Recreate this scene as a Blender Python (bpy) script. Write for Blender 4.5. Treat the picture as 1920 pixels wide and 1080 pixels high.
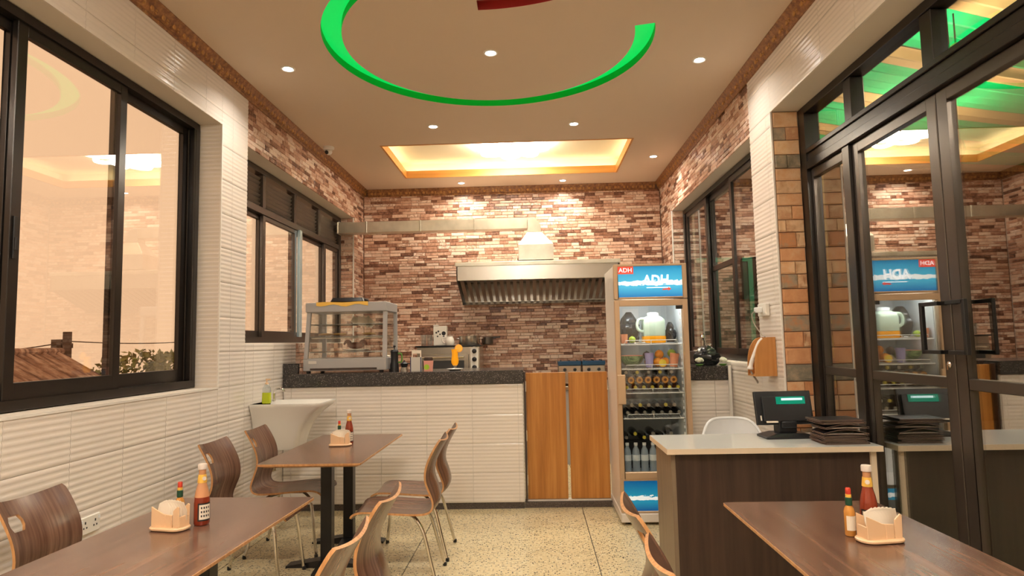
import bpy, bmesh, math, random
from mathutils import Vector, Matrix
from mathutils.geometry import tessellate_polygon

for o in list(bpy.data.objects):
    bpy.data.objects.remove(o, do_unlink=True)
scene = bpy.context.scene
COL = scene.collection
PI = math.pi
rnd = random.Random(7)

# ------------------------------------------------------------------ camera, world, exposure
cam_d = bpy.data.cameras.new('camera')
cam_d.sensor_width = 36.0
cam_d.lens = 1204.8 * 36.0 / 1920.0
cam_d.clip_start = 0.05
cam_d.clip_end = 200
cam = bpy.data.objects.new('camera', cam_d)
COL.objects.link(cam)
_r = Vector((0.99919014, 0.03456696, -0.02059593))
_d = Vector((-0.02340721, 0.08299992, -0.99627462))
_f = Vector((-0.03272873, 0.99594987, 0.08374181))
cam.matrix_world = Matrix(((_r.x, -_d.x, -_f.x, 0.0), (_r.y, -_d.y, -_f.y, 0.0), (_r.z, -_d.z, -_f.z, 1.43), (0, 0, 0, 1)))
scene.camera = cam

world = bpy.data.worlds.new('night_glow')
scene.world = world
world.use_nodes = True
bg = world.node_tree.nodes['Background']
bg.inputs['Color'].default_value = (0.98, 0.62, 0.375, 1)
bg.inputs["Strength"].default_value = 0.69

vs = scene.view_settings
vs.view_transform = 'Standard'
vs.look = 'None'
vs.gamma = 1.0
vs.use_curve_mapping = False
vs.exposure = 0.70
DOWNLIGHT_W = 4.8
DOWNLIGHT_C = (1.0, 0.93, 0.83)

# ------------------------------------------------------------------ dimensions
L, R, B, CZ = -2.228, 1.69, 8.37, 3.48
WX = -2.43      # glazing plane, left windows
GX = 1.925       # glazing plane, right side
CY = 5.66       # front of the tiled bar counter

# ------------------------------------------------------------------ materials
MATS = {}
def nodes_of(m):
    return m.node_tree.nodes, m.node_tree.links
def mat(name, col=(0.8, 0.8, 0.8), rough=0.5, metal=0.0, spec=0.5, emit=None, estr=0.0, coat=0.0, trans=0.0, sub=0.0):
    m = bpy.data.materials.new(name)
    m.use_nodes = True
    b = m.node_tree.nodes['Principled BSDF']
    b.inputs['Base Color'].default_value = (*col, 1)
    b.inputs['Roughness'].default_value = rough
    b.inputs['Metallic'].default_value = metal
    b.inputs['Specular IOR Level'].default_value = spec
    b.inputs['Coat Weight'].default_value = coat
    b.inputs['Transmission Weight'].default_value = trans
    if emit:
        b.inputs['Emission Color'].default_value = (*emit, 1)
        b.inputs['Emission Strength'].default_value = estr
    MATS[name] = m
    return m
def ramp(nt, stops, interp='LINEAR'):
    r = nt.nodes.new('ShaderNodeValToRGB')
    r.color_ramp.interpolation = interp
    els = r.color_ramp.elements
    while len(els) > 1:
        els.remove(els[-1])
    els[0].position = stops[0][0]
    els[0].color = (*stops[0][1], 1)
    for p, c in stops[1:]:
        e = els.new(p)
        e.color = (*c, 1)
    return r
def noise(nt, vec, scale, detail=3, rough=0.55):
    n = nt.nodes.new('ShaderNodeTexNoise')
    n.inputs['Scale'].default_value = scale
    n.inputs['Detail'].default_value = detail
    n.inputs['Roughness'].default_value = rough
    if vec is not None:
        nt.links.new(vec, n.inputs['Vector'])
    return n
def mapping(nt, src, scale=(1, 1, 1), loc=(0, 0, 0), rot=(0, 0, 0)):
    mp = nt.nodes.new('ShaderNodeMapping')
    mp.inputs['Scale'].default_value = scale
    mp.inputs['Location'].default_value = loc
    mp.inputs['Rotation'].default_value = rot
    nt.links.new(src, mp.inputs['Vector'])
    return mp.outputs['Vector']
def bump(nt, height, strength, dist=0.002):
    bm_ = nt.nodes.new('ShaderNodeBump')
    bm_.inputs['Strength'].default_value = strength
    bm_.inputs['Distance'].default_value = dist
    nt.links.new(height, bm_.inputs['Height'])
    nt.links.new(bm_.outputs['Normal'], nt.nodes['Principled BSDF'].inputs['Normal'])
def objco(nt):
    return nt.nodes.new('ShaderNodeTexCoord').outputs['Object']
def posco(nt):
    return nt.nodes.new('ShaderNodeNewGeometry').outputs['Position']
def to_base(nt, out):
    nt.links.new(out, nt.nodes['Principled BSDF'].inputs['Base Color'])

def wood(name, stops, axis='y', rough=0.35, fine=1.0, spec=0.5):
    m = mat(name, rough=rough, spec=spec)
    nt = m.node_tree
    sc = {'x': (1.2, 26, 26), 'y': (26, 1.2, 26), 'z': (26, 26, 1.2), 'xz': (2.0, 42, 2.0)}[axis]
    sc = tuple(s * fine for s in sc)
    v = mapping(nt, objco(nt), sc)
    n = noise(nt, v, 1.0, 5, 0.6)
    r = ramp(nt, stops)
    nt.links.new(n.outputs['Fac'], r.inputs['Fac'])
    to_base(nt, r.outputs['Color'])
    return m
def speckle(name, base, dark, scale, thr, rough=0.3, light=None, coat=0.0, spec=0.5):
    m = mat(name, base, rough, coat=coat, spec=spec)
    nt = m.node_tree
    v = posco(nt)
    big = noise(nt, v, 1.6, 2)
    r0 = ramp(nt, [(0.3, tuple(c * 0.88 for c in base)), (0.7, base)])
    nt.links.new(big.outputs['Fac'], r0.inputs['Fac'])
    cur = r0.outputs['Color']
    for (sc, col, t, sd) in [(scale, dark, thr, 0.0)] + ([(scale * 1.4, light, thr * 1.02, 5.3)] if light else []) + [(scale * 0.62, tuple(0.72 * a + 0.28 * b for a, b in zip(base, dark)), thr, 9.1)]:
        vo = nt.nodes.new('ShaderNodeTexVoronoi')
        vo.inputs['Scale'].default_value = sc
        mv = mapping(nt, v, (1, 1, 1), (sd, sd, sd))
        nn = noise(nt, mv, sc * 1.5, 2)
        nt.links.new(mv, vo.inputs['Vector'])
        sep = nt.nodes.new('ShaderNodeSeparateColor')
        nt.links.new(vo.outputs['Color'], sep.inputs['Color'])
        # per-cell threshold and distance inside the cell
        gt = nt.nodes.new('ShaderNodeMath'); gt.operation = 'GREATER_THAN'; gt.inputs[1].default_value = thr
        nt.links.new(sep.outputs[0], gt.inputs[0])
        ad = nt.nodes.new('ShaderNodeMath'); ad.operation = 'MULTIPLY_ADD'; ad.inputs[1].default_value = 0.5; 
        nt.links.new(nn.outputs['Fac'], ad.inputs[0]); nt.links.new(vo.outputs['Distance'], ad.inputs[2])
        lt = nt.nodes.new('ShaderNodeMath'); lt.operation = 'LESS_THAN'; lt.inputs[1].default_value = 0.68
        nt.links.new(ad.outputs[0], lt.inputs[0])
        mu = nt.nodes.new('ShaderNodeMath'); mu.operation = 'MULTIPLY'
        nt.links.new(gt.outputs[0], mu.inputs[0]); nt.links.new(lt.outputs[0], mu.inputs[1])
        mx = nt.nodes.new('ShaderNodeMix'); mx.data_type = 'RGBA'
        nt.links.new(mu.outputs[0], mx.inputs['Factor'])
        nt.links.new(cur, mx.inputs['A'])
        mx.inputs['B'].default_value = (*col, 1)
        cur = mx.outputs['Result']
    to_base(nt, cur)
    return m
def stone_mat(name, stops, rough=0.3, mott=0.5, nscale=22.0):
    m = mat(name, rough=rough, spec=0.5)
    nt = m.node_tree
    oi = nt.nodes.new('ShaderNodeObjectInfo')
    ge = nt.nodes.new('ShaderNodeNewGeometry')
    ad = nt.nodes.new('ShaderNodeMath'); ad.operation = 'ADD'
    nt.links.new(oi.outputs['Random'], ad.inputs[0]); nt.links.new(ge.outputs['Random Per Island'], ad.inputs[1])
    n = noise(nt, ge.outputs['Position'], nscale, 4, 0.65)
    n2 = nt.nodes.new('ShaderNodeMath'); n2.operation = 'MULTIPLY_ADD'; n2.inputs[1].default_value = mott; n2.inputs[2].default_value = -mott / 2
    nt.links.new(n.outputs['Fac'], n2.inputs[0])
    fr = nt.nodes.new('ShaderNodeMath'); fr.operation = 'FRACT'
    nt.links.new(ad.outputs[0], fr.inputs[0])
    s = nt.nodes.new('ShaderNodeMath'); s.operation = 'ADD'
    nt.links.new(fr.outputs[0], s.inputs[0]); nt.links.new(n2.outputs[0], s.inputs[1])
    r = ramp(nt, stops)
    nt.links.new(s.outputs[0], r.inputs['Fac'])
    to_base(nt, r.outputs['Color'])
    bump(nt, n.outputs['Fac'], 0.5, 0.006)
    return m
def glass(name, refl, tint=(0.95, 0.96, 0.95), gloss=(1, 1, 1), rough=0.0):
    m = bpy.data.materials.new(name)
    m.use_nodes = True
    nt = m.node_tree
    nt.nodes.clear()
    out = nt.nodes.new('ShaderNodeOutputMaterial')
    t = nt.nodes.new('ShaderNodeBsdfTransparent'); t.inputs['Color'].default_value = (*tint, 1)
    g = nt.nodes.new('ShaderNodeBsdfGlossy'); g.inputs['Color'].default_value = (*gloss, 1); g.inputs['Roughness'].default_value = rough
    # Schlick reflectance from the (two-sided) facing ratio, plus the coating's own reflectance
    lw = nt.nodes.new('ShaderNodeLayerWeight'); lw.inputs['Blend'].default_value = 0.5
    pw = nt.nodes.new('ShaderNodeMath'); pw.operation = 'POWER'; pw.inputs[1].default_value = 4.0
    nt.links.new(lw.outputs['Facing'], pw.inputs[0])
    ma = nt.nodes.new('ShaderNodeMath'); ma.operation = 'MULTIPLY_ADD'; ma.use_clamp = True; ma.inputs[1].default_value = 0.9 - refl; ma.inputs[2].default_value = refl + 0.03
    nt.links.new(pw.outputs[0], ma.inputs[0])
    mx = nt.nodes.new('ShaderNodeMixShader')
    nt.links.new(ma.outputs[0], mx.inputs[0]); nt.links.new(t.outputs[0], mx.inputs[1]); nt.links.new(g.outputs[0], mx.inputs[2])
    nt.links.new(mx.outputs[0], out.inputs['Surface'])
    MATS[name] = m
    return m

mat('tile', (0.82, 0.745, 0.67), 0.16, spec=0.6)
mat('grout', (0.52, 0.48, 0.43), 0.8)
mat('plaster', (0.74, 0.66, 0.56), 0.7)
mat('ceiling', (0.74, 0.59, 0.45), 0.65)
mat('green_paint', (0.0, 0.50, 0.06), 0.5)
mat('green_lit', (0.0, 0.75, 0.18), 0.5, emit=(0.0, 0.75, 0.11), estr=0.42)  # lighter green plus emission stand in for LED light on the recess top
mat('red_paint', (0.42, 0.035, 0.03), 0.5)
mat('tray_cream', (0.92, 0.83, 0.60), 0.55)
wood('tray_wood', [(0.3, (0.62, 0.26, 0.05)), (0.7, (0.75, 0.36, 0.09))], 'x', 0.4)
m = mat('crown', (0.27, 0.11, 0.04), 0.42, spec=0.5)
nt = m.node_tree
_n = noise(nt, posco(nt), 30, 4)
_rp = ramp(nt, [(0.35, (0.17, 0.065, 0.025)), (0.6, (0.36, 0.16, 0.055)), (0.75, (0.55, 0.30, 0.10))])
nt.links.new(_n.outputs['Fac'], _rp.inputs['Fac']); to_base(nt, _rp.outputs['Color']); bump(nt, _n.outputs['Fac'], 0.5, 0.006)
mat('crown_gold', (0.52, 0.27, 0.085), 0.35, metal=0.3)
speckle('terrazzo', (0.70, 0.57, 0.33), (0.020, 0.012, 0.007), 72.0, 0.70, 0.32, light=(0.80, 0.74, 0.55))
mat('divider', (0.03, 0.025, 0.02), 0.6)
speckle('granite', (0.040, 0.034, 0.032), (0.012, 0.010, 0.011), 110.0, 0.80, 0.18, light=(0.24, 0.21, 0.19))
speckle('plinth_granite', (0.085, 0.065, 0.055), (0.02, 0.017, 0.016), 130.0, 0.8, 0.4, light=(0.20, 0.16, 0.14))
stone_mat('ledge_stone', [(0.0, (0.15, 0.062, 0.036)), (0.18, (0.36, 0.17, 0.105)), (0.42, (0.60, 0.345, 0.235)), (0.66, (0.74, 0.50, 0.37)), (0.9, (0.84, 0.66, 0.53)), (1.0, (0.50, 0.29, 0.20))], 0.26, 0.75, 34)
stone_mat('split_stone', [(0.0, (0.20, 0.17, 0.12)), (0.15, (0.36, 0.27, 0.18)), (0.3, (0.52, 0.22, 0.085)), (0.6, (0.66, 0.33, 0.155)), (0.85, (0.72, 0.48, 0.28)), (1.0, (0.50, 0.26, 0.13))], 0.55, 0.7, 14)
mat('mortar', (0.20, 0.105, 0.070), 0.85)
mat('frame_dark', (0.030, 0.024, 0.020), 0.28, metal=0.55, spec=0.6)
mat('frame_bronze', (0.085, 0.068, 0.055), 0.30, metal=0.6, spec=0.6)
mat('black_metal', (0.012, 0.011, 0.011), 0.35, metal=0.2)
mat('pale_blue_metal', (0.55, 0.72, 0.80), 0.25, metal=0.6)
glass('pane_clear', 0.05, (0.97, 0.95, 0.92))
glass('pane_reflective', 0.32, (0.90, 0.90, 0.87), (0.98, 0.97, 0.95))
glass('pane_kitchen', 0.13, (0.90, 0.91, 0.90))
mat('teal_paint', (0.004, 0.10, 0.075), 0.4)
mat('teal_edge', (0.01, 0.42, 0.28), 0.4)
glass('pane_transom', 0.12, (0.92, 0.92, 0.90))
mat('louvre_bronze', (0.22, 0.185, 0.15), 0.32, metal=0.5)
glass('pane_case', 0.02, (0.96, 0.97, 0.96))
W_DARK = [(0.25, (0.085, 0.040, 0.026)), (0.5, (0.155, 0.080, 0.052)), (0.75, (0.235, 0.130, 0.086))]
wood('table_wood', W_DARK, 'y', 0.22, 1.0, 0.85)
wood('chair_wood', [(0.3, (0.080, 0.038, 0.024)), (0.5, (0.145, 0.072, 0.046)), (0.72, (0.235, 0.128, 0.085))], 'xz', 0.25, 1.0)
wood('ply_edge', [(0.3, (0.40, 0.18, 0.06)), (0.7, (0.62, 0.33, 0.14))], 'z', 0.4, 3)
mat('chrome', (0.72, 0.68, 0.62), 0.14, metal=1.0)
mat('steel', (0.52, 0.48, 0.42), 0.27, metal=1.0)
m = mat('duct_steel', (0.70, 0.66, 0.56), 0.36, metal=0.85)
nt = m.node_tree
_n = noise(nt, posco(nt), 5, 3); _rp = ramp(nt, [(0.3, (0.56, 0.52, 0.43)), (0.7, (0.78, 0.73, 0.62))])
nt.links.new(_n.outputs['Fac'], _rp.inputs['Fac']); to_base(nt, _rp.outputs['Color'])
mat('steel_dark', (0.16, 0.145, 0.13), 0.38, metal=0.9)
wood('swing_wood', [(0.28, (0.33, 0.115, 0.016)), (0.5, (0.47, 0.185, 0.032)), (0.72, (0.60, 0.27, 0.06))], 'z', 0.35, 0.9)
wood('box_wood', [(0.3, (0.47, 0.19, 0.045)), (0.7, (0.62, 0.29, 0.09))], 'z', 0.4)
wood('wenge', [(0.3, (0.030, 0.016, 0.011)), (0.7, (0.062, 0.034, 0.023))], 'z', 0.42)
wood('wenge_light', [(0.3, (0.16, 0.115, 0.075)), (0.7, (0.22, 0.16, 0.105))], 'z', 0.45)
mat('quartz', (0.74, 0.74, 0.70), 0.10, spec=0.6)
mat('quartz_edge', (0.74, 0.60, 0.44), 0.3)
mat('white_plastic', (0.83, 0.78, 0.71), 0.35)
mat('ceramic', (0.84, 0.80, 0.73), 0.10, spec=0.6)
mat('cream_plastic', (0.86, 0.57, 0.33), 0.32)
mat('paper', (0.86, 0.76, 0.62), 0.8)
mat('black_plastic', (0.014, 0.014, 0.016), 0.32)
mat('black_bag', (0.012, 0.012, 0.014), 0.22, spec=0.7)
mat('leather', (0.010, 0.009, 0.012), 0.38)
mat('menu_edge', (0.36, 0.23, 0.17), 0.6)
mat('hood_baffle', (0.30, 0.26, 0.22), 0.35, metal=0.9)
mat('grey_paint', (0.40, 0.38, 0.37), 0.4, metal=0.2)
mat('red', (0.62, 0.05, 0.025), 0.35)
mat('red_tag', (0.75, 0.07, 0.04), 0.4, emit=(0.9, 0.08, 0.04), estr=0.35)
mat('white_print', (0.9, 0.93, 0.95), 0.4, emit=(0.9, 0.95, 1.0), estr=0.55)
mat('orange', (0.90, 0.33, 0.02), 0.45)
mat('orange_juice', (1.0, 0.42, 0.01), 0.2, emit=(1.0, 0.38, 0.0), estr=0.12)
mat('orange_flesh', (1.0, 0.52, 0.03), 0.35)
mat('yellow', (0.85, 0.62, 0.03), 0.4)
mat('yellow_label', (0.85, 0.50, 0.08), 0.5)
mat('lime', (0.42, 0.62, 0.03), 0.4)
mat('green_soap', (0.48, 0.56, 0.01), 0.15, spec=0.6)
mat('leaf_green', (0.10, 0.25, 0.03), 0.6)
mat('melon_red', (0.80, 0.27, 0.17), 0.45)
m = mat('melon_rind', (0.10, 0.26, 0.06), 0.35)
nt = m.node_tree
_n = noise(nt, mapping(nt, objco(nt), (8, 40, 8)), 2.0, 3); _rp = ramp(nt, [(0.4, (0.035, 0.12, 0.025)), (0.6, (0.25, 0.42, 0.14))])
nt.links.new(_n.outputs['Fac'], _rp.inputs['Fac']); to_base(nt, _rp.outputs['Color'])
mat('purple_plastic', (0.42, 0.38, 0.72), 0.35)
mat('terracotta', (0.75, 0.28, 0.14), 0.45)
mat('fridge_white', (0.74, 0.66, 0.58), 0.3, spec=0.5)
mat('fridge_trim', (0.62, 0.43, 0.27), 0.32, metal=0.35)
mat('liner', (0.75, 0.80, 0.82), 0.4)
mat('wire_white', (0.85, 0.86, 0.86), 0.35)
mat('led_white', (1, 1, 1), 0.5, emit=(0.95, 0.98, 1.0), estr=19.0)
mat('lamp_white', (1, 1, 1), 0.5, emit=(1.0, 0.93, 0.80), estr=19.0)
mat('lamp_white_fill', (1, 1, 1), 0.5, emit=(1.0, 0.94, 0.83), estr=52.0)
mat('lens_white', (1, 1, 1), 0.5, emit=(1.0, 0.95, 0.88), estr=25.0)
mat('cove_led', (1, 1, 1), 0.5, emit=(1.0, 0.86, 0.60), estr=8.0)
mat('amber_glass', (0.16, 0.05, 0.008), 0.10, spec=0.8)
mat('amber_end', (0.55, 0.24, 0.03), 0.18, spec=0.8)
mat('dark_glass', (0.014, 0.012, 0.010), 0.10, spec=0.8)
mat('cap_yellow', (0.62, 0.50, 0.05), 0.35)
mat('cap_silver', (0.45, 0.42, 0.36), 0.3, metal=0.6)
glass('bottle_clear', 0.10, (0.86, 0.90, 0.92))
m = mat('bottle_water', (0.52, 0.62, 0.72), 0.12, spec=0.7)
m.node_tree.nodes['Principled BSDF'].inputs['Alpha'].default_value = 0.55
glass('jug_clear', 0.06, (0.80, 0.88, 0.80))
mat('jug_frost', (0.50, 0.62, 0.50), 0.3)
mat('label_blue', (0.75, 0.82, 0.88), 0.4)
mat('ketchup', (0.26, 0.035, 0.012), 0.12, spec=0.7)
mat('ketchup_pale', (0.60, 0.28, 0.13), 0.15, spec=0.7)
mat('sauce_amber', (0.60, 0.26, 0.05), 0.15, spec=0.7)
mat('label_green', (0.01, 0.07, 0.035), 0.4)
mat('label_black', (0.02, 0.018, 0.016), 0.4)
mat('cap_white', (0.72, 0.62, 0.54), 0.4)
mat('screen_green', (0.0, 0.10, 0.06), 0.2, emit=(0.0, 0.35, 0.20), estr=0.35)
mat('screen_bar', (0.5, 0.7, 0.75), 0.2, emit=(0.5, 0.75, 0.80), estr=0.6)
mat('blue_enamel', (0.01, 0.055, 0.12), 0.25)
mat('pink_card', (0.75, 0.33, 0.25), 0.6)
mat('navy', (0.02, 0.025, 0.09), 0.5)
mat('card_grey', (0.60, 0.55, 0.48), 0.6)
mat('bread', (0.46, 0.25, 0.07), 0.6)
mat('burnt', (0.16, 0.045, 0.02), 0.5)
mat('cauliflower', (0.74, 0.72, 0.58), 0.7)
mat('cable_grey', (0.35, 0.30, 0.25), 0.5)
mat('socket_white', (0.80, 0.76, 0.69), 0.3)
mat('slot_dark', (0.03, 0.03, 0.03), 0.6)
mat('rust_roof', (0.30, 0.12, 0.06), 0.8)
m = MATS['rust_roof']; nt = m.node_tree
_n = noise(nt, mapping(nt, objco(nt), (1.2, 9, 1.2)), 1.5, 4); _rp = ramp(nt, [(0.36, (0.10, 0.05, 0.035)), (0.52, (0.30, 0.17, 0.115)), (0.68, (0.58, 0.42, 0.32))])
nt.links.new(_n.outputs['Fac'], _rp.inputs['Fac']); to_base(nt, _rp.outputs['Color'])
mat('far_wall', (0.35, 0.25, 0.16), 0.9)
mat('pole_wood', (0.07, 0.045, 0.03), 0.9)
mat('foliage', (0.20, 0.20, 0.05), 0.8)
mat('ground', (0.20, 0.14, 0.08), 0.95)
mat('drape_green', (0.0, 0.70, 0.26), 0.75)
mat('drape_beige', (0.74, 0.50, 0.24), 0.75)
mat('porch_dark', (0.012, 0.009, 0.006), 0.9)
mat('porch_floor', (0.014, 0.012, 0.008), 0.9)
glass('globe', 0.06, (0.80, 0.74, 0.62))
mat('porch_yellow', (0.55, 0.38, 0.07), 0.6)

# fridge light-box prints: flat artwork (sky, cloud band)
def print_mat(name, top, mid, low, estr, band=(0.40, 0.52)):
    m = mat(name, rough=0.3)
    nt = m.node_tree
    gen = nt.nodes.new('ShaderNodeTexCoord').outputs['Generated']
    sep = nt.nodes.new('ShaderNodeSeparateXYZ'); nt.links.new(gen, sep.inputs[0])
    r = ramp(nt, [(0.0, low), (band[0] - 0.08, mid), (band[1], mid), (1.0, top)])
    nt.links.new(sep.outputs['Z'], r.inputs['Fac'])
    n = noise(nt, mapping(nt, gen, (9, 1, 14)), 1.0, 4)
    # torn white band
    su = nt.nodes.new('ShaderNodeMath'); su.operation = 'SUBTRACT'; su.inputs[1].default_value = (band[0] + band[1]) / 2
    nt.links.new(sep.outputs['Z'], su.inputs[0])
    ab = nt.nodes.new('ShaderNodeMath'); ab.operation = 'ABSOLUTE'; nt.links.new(su.outputs[0], ab.inputs[0])
    hw = nt.nodes.new('ShaderNodeMath'); hw.operation = 'MULTIPLY_ADD'; hw.inputs[1].default_value = (band[1] - band[0]) * 2.6; hw.inputs[2].default_value = -(band[1] - band[0]) * 0.72
    nt.links.new(n.outputs['Fac'], hw.inputs[0])
    lt = nt.nodes.new('ShaderNodeMath'); lt.operation = 'LESS_THAN'
    nt.links.new(ab.outputs[0], lt.inputs[0]); nt.links.new(hw.outputs[0], lt.inputs[1])
    mx = nt.nodes.new('ShaderNodeMix'); mx.data_type = 'RGBA'
    nt.links.new(lt.outputs[0], mx.inputs['Factor']); nt.links.new(r.outputs['Color'], mx.inputs['A']); mx.inputs['B'].default_value = (0.80, 0.88, 0.92, 1)
    b = nt.nodes['Principled BSDF']
    nt.links.new(mx.outputs['Result'], b.inputs['Base Color'])
    nt.links.new(mx.outputs['Result'], b.inputs['Emission Color'])
    b.inputs['Emission Strength'].default_value = estr
    return m
print_mat('header_print', (0.01, 0.24, 0.50), (0.06, 0.42, 0.66), (0.01, 0.16, 0.45), 0.42)
print_mat('base_print', (0.0, 0.10, 0.32), (0.01, 0.26, 0.45), (0.0, 0.08, 0.30), 0.25, (0.36, 0.48))

# ------------------------------------------------------------------ mesh helpers
class MB:
    def __init__(self):
        self.v, self.f, self.m = [], [], []
    def add(self, vs_, fs, mi=0, M=None):
        o = len(self.v)
        if M is not None:
            vs_ = [tuple(M @ Vector(p)) for p in vs_]
        self.v += [tuple(p) for p in vs_]
        self.f += [tuple(i + o for i in q) for q in fs]
        self.m += [mi] * len(fs)
        return self
    def box(self, x0, x1, y0, y1, z0, z1, mi=0, M=None):
        p = [(x0, y0, z0), (x1, y0, z0), (x1, y1, z0), (x0, y1, z0), (x0, y0, z1), (x1, y0, z1), (x1, y1, z1), (x0, y1, z1)]
        return self.add(p, [(0, 3, 2, 1), (4, 5, 6, 7), (0, 1, 5, 4), (1, 2, 6, 5), (2, 3, 7, 6), (3, 0, 4, 7)], mi, M)
    def prism(self, poly, axis, lo, hi, mi=0, M=None):
        n = len(poly)
        mk = {'x': lambda a, b, h: (h, a, b), 'y': lambda a, b, h: (a, h, b), 'z': lambda a, b, h: (a, b, h)}[axis]
        p = [mk(a, b, lo) for a, b in poly] + [mk(a, b, hi) for a, b in poly]
        fs = [tuple(range(n))[::-1], tuple(range(n, 2 * n))] + [(i, (i + 1) % n, n + (i + 1) % n, n + i) for i in range(n)]
        return self.add(p, fs, mi, M)
    def lathe(self, prof, seg=16, c=(0, 0, 0), mi=0, M=None, squash=(1, 1)):
        vs_, fs = [], []
        for r, z in prof:
            for k in range(seg):
                a = 2 * PI * k / seg
                vs_.append((c[0] + r * math.cos(a) * squash[0], c[1] + r * math.sin(a) * squash[1], c[2] + z))
        for i in range(len(prof) - 1):
            for k in range(seg):
                k2 = (k + 1) % seg
                fs.append((i * seg + k, i * seg + k2, (i + 1) * seg + k2, (i + 1) * seg + k))
        if prof[0][0] > 1e-4:
            fs.append(tuple(range(seg))[::-1])
        if prof[-1][0] > 1e-4:
            fs.append(tuple(range((len(prof) - 1) * seg, len(prof) * seg)))
        return self.add(vs_, fs, mi, M)
    def tube(self, path, r, seg=10, mi=0, M=None, closed=False):
        P = [Vector(p) for p in path]
        n = len(P)
        rr = r if isinstance(r, (list, tuple)) else [r] * n
        vs_, fs = [], []
        t0 = (P[1] - P[0]).normalized()
        up = Vector((0, 0, 1)) if abs(t0.z) < 0.9 else Vector((1, 0, 0))
        u = t0.cross(up).normalized()
        for i in range(n):
            if closed:
                t = (P[(i + 1) % n] - P[i - 1]).normalized()
            else:
                t = (P[min(i + 1, n - 1)] - P[max(i - 1, 0)]).normalized()
            u = (u - t * u.dot(t)).normalized()
            w = t.cross(u)
            for k in range(seg):
                a = 2 * PI * k / seg
                vs_.append(P[i] + (u * math.cos(a) + w * math.sin(a)) * rr[i])
        rng = n if closed else n - 1
        for i in range(rng):
            j = (i + 1) % n
            for k in range(seg):
                k2 = (k + 1) % seg
                fs.append((i * seg + k, i * seg + k2, j * seg + k2, j * seg + k))
        if not closed:
            fs.append(tuple(range(seg))[::-1]); fs.append(tuple(range((n - 1) * seg, n * seg)))
        return self.add(vs_, fs, mi, M)
    def ball(self, c, r, seg=14, rings=9, mi=0, sc=(1, 1, 1), M=None, jit=0.0, seed=0):
        rg = random.Random(seed)
        vs_, fs = [], []
        for i in range(rings + 1):
            th = PI * i / rings
            for k in range(seg):
                a = 2 * PI * k / seg
                j = 1 + (rg.uniform(-jit, jit) if 0 < i < rings else 0)
                vs_.append((c[0] + r * sc[0] * math.sin(th) * math.cos(a) * j, c[1] + r * sc[1] * math.sin(th) * math.sin(a) * j, c[2] + r * sc[2] * math.cos(th) * j))
        for i in range(rings):
            for k in range(seg):
                k2 = (k + 1) % seg
                fs.append((i * seg + k, (i + 1) * seg + k, (i + 1) * seg + k2, i * seg + k2))
        return self.add(vs_, fs, mi, M)
    def grid(self, fn, nu, nv, mi=0, thick=0.0, closed_u=False):
        vs_ = [fn(i / nu, j / nv) for i in range(nu + 1) for j in range(nv + 1)]
        fs = [(i * (nv + 1) + j, (i + 1) * (nv + 1) + j, (i + 1) * (nv + 1) + j + 1, i * (nv + 1) + j + 1) for i in range(nu) for j in range(nv)]
        return self.add(vs_, fs, mi)
    def mesh(self, name, mats, smooth=False, bevel=0.0, angle=35, bseg=1, recalc=True):
        me = bpy.data.meshes.new(name)
        me.from_pydata(self.v, [], self.f)
        for mm in (mats if isinstance(mats, (list, tuple)) else [mats]):
            me.materials.append(MATS[mm])
        me.polygons.foreach_set('material_index', self.m)
        bm_ = bmesh.new(); bm_.from_mesh(me)
        bmesh.ops.remove_doubles(bm_, verts=bm_.verts, dist=1e-6)
        if recalc:
            bmesh.ops.recalc_face_normals(bm_, faces=bm_.faces)
        if bevel > 0:
            es = [e for e in bm_.edges if e.is_manifold and e.calc_face_angle(0) > 0.6]
            bmesh.ops.bevel(bm_, geom=es, offset=bevel, segments=bseg, affect='EDGES', profile=0.6, clamp_overlap=True)
        bm_.to_mesh(me); bm_.free()
        if smooth:
            me.polygons.foreach_set('use_smooth', [True] * len(me.polygons))
            me.set_sharp_from_angle(angle=math.radians(angle))
        me.update()
        return me
    def build(self, name, mats, parent=None, **kw):
        return link(name, self.mesh(name, mats, **kw), parent)

def link(name, me, parent=None, loc=None, rot=None, scale=None):
    o = bpy.data.objects.new(name, me)
    COL.objects.link(o)
    if parent is not None:
        o.parent = parent
    if loc is not None: o.location = loc
    if rot is not None: o.rotation_euler = rot
    if scale is not None: o.scale = scale
    return o
def tag(o, label, cat, group=None):
    o['label'] = label
    o['category'] = cat
    if group: o['group'] = group
    return o
def thing(name, label, cat, loc=(0, 0, 0), rz=0.0, group=None):
    o = link(name, None, None, loc, (0, 0, rz))
    o.empty_display_size = 0.1
    return tag(o, label, cat, group)
def struct(name, me_or_none, label=None):
    o = link(name, me_or_none)
    o['kind'] = 'structure'
    if label: o['label'] = label
    return o
CACHE = {}
def part(name, key, fn, mats, parent, loc=None, rot=None, scale=None, **kw):
    """mesh shared between alike things"""
    if key not in CACHE:
        CACHE[key] = fn(MB()).mesh(name, mats, **kw)
    return link(name, CACHE[key], parent, loc, rot, scale)
def catmull(pts, n):
    P = [Vector(p) for p in pts]
    out = []
    m_ = len(P) - 1
    for i in range(n + 1):
        t = i / n * m_
        k = min(int(t), m_ - 1)
        u = t - k
        p0, p1, p2, p3 = P[max(k - 1, 0)], P[k], P[k + 1], P[min(k + 2, m_)]
        out.append(0.5 * ((2 * p1) + (p2 - p0) * u + (2 * p0 - 5 * p1 + 4 * p2 - p3) * u * u + (3 * p1 - p0 - 3 * p2 + p3) * u ** 3))
    return out
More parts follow.
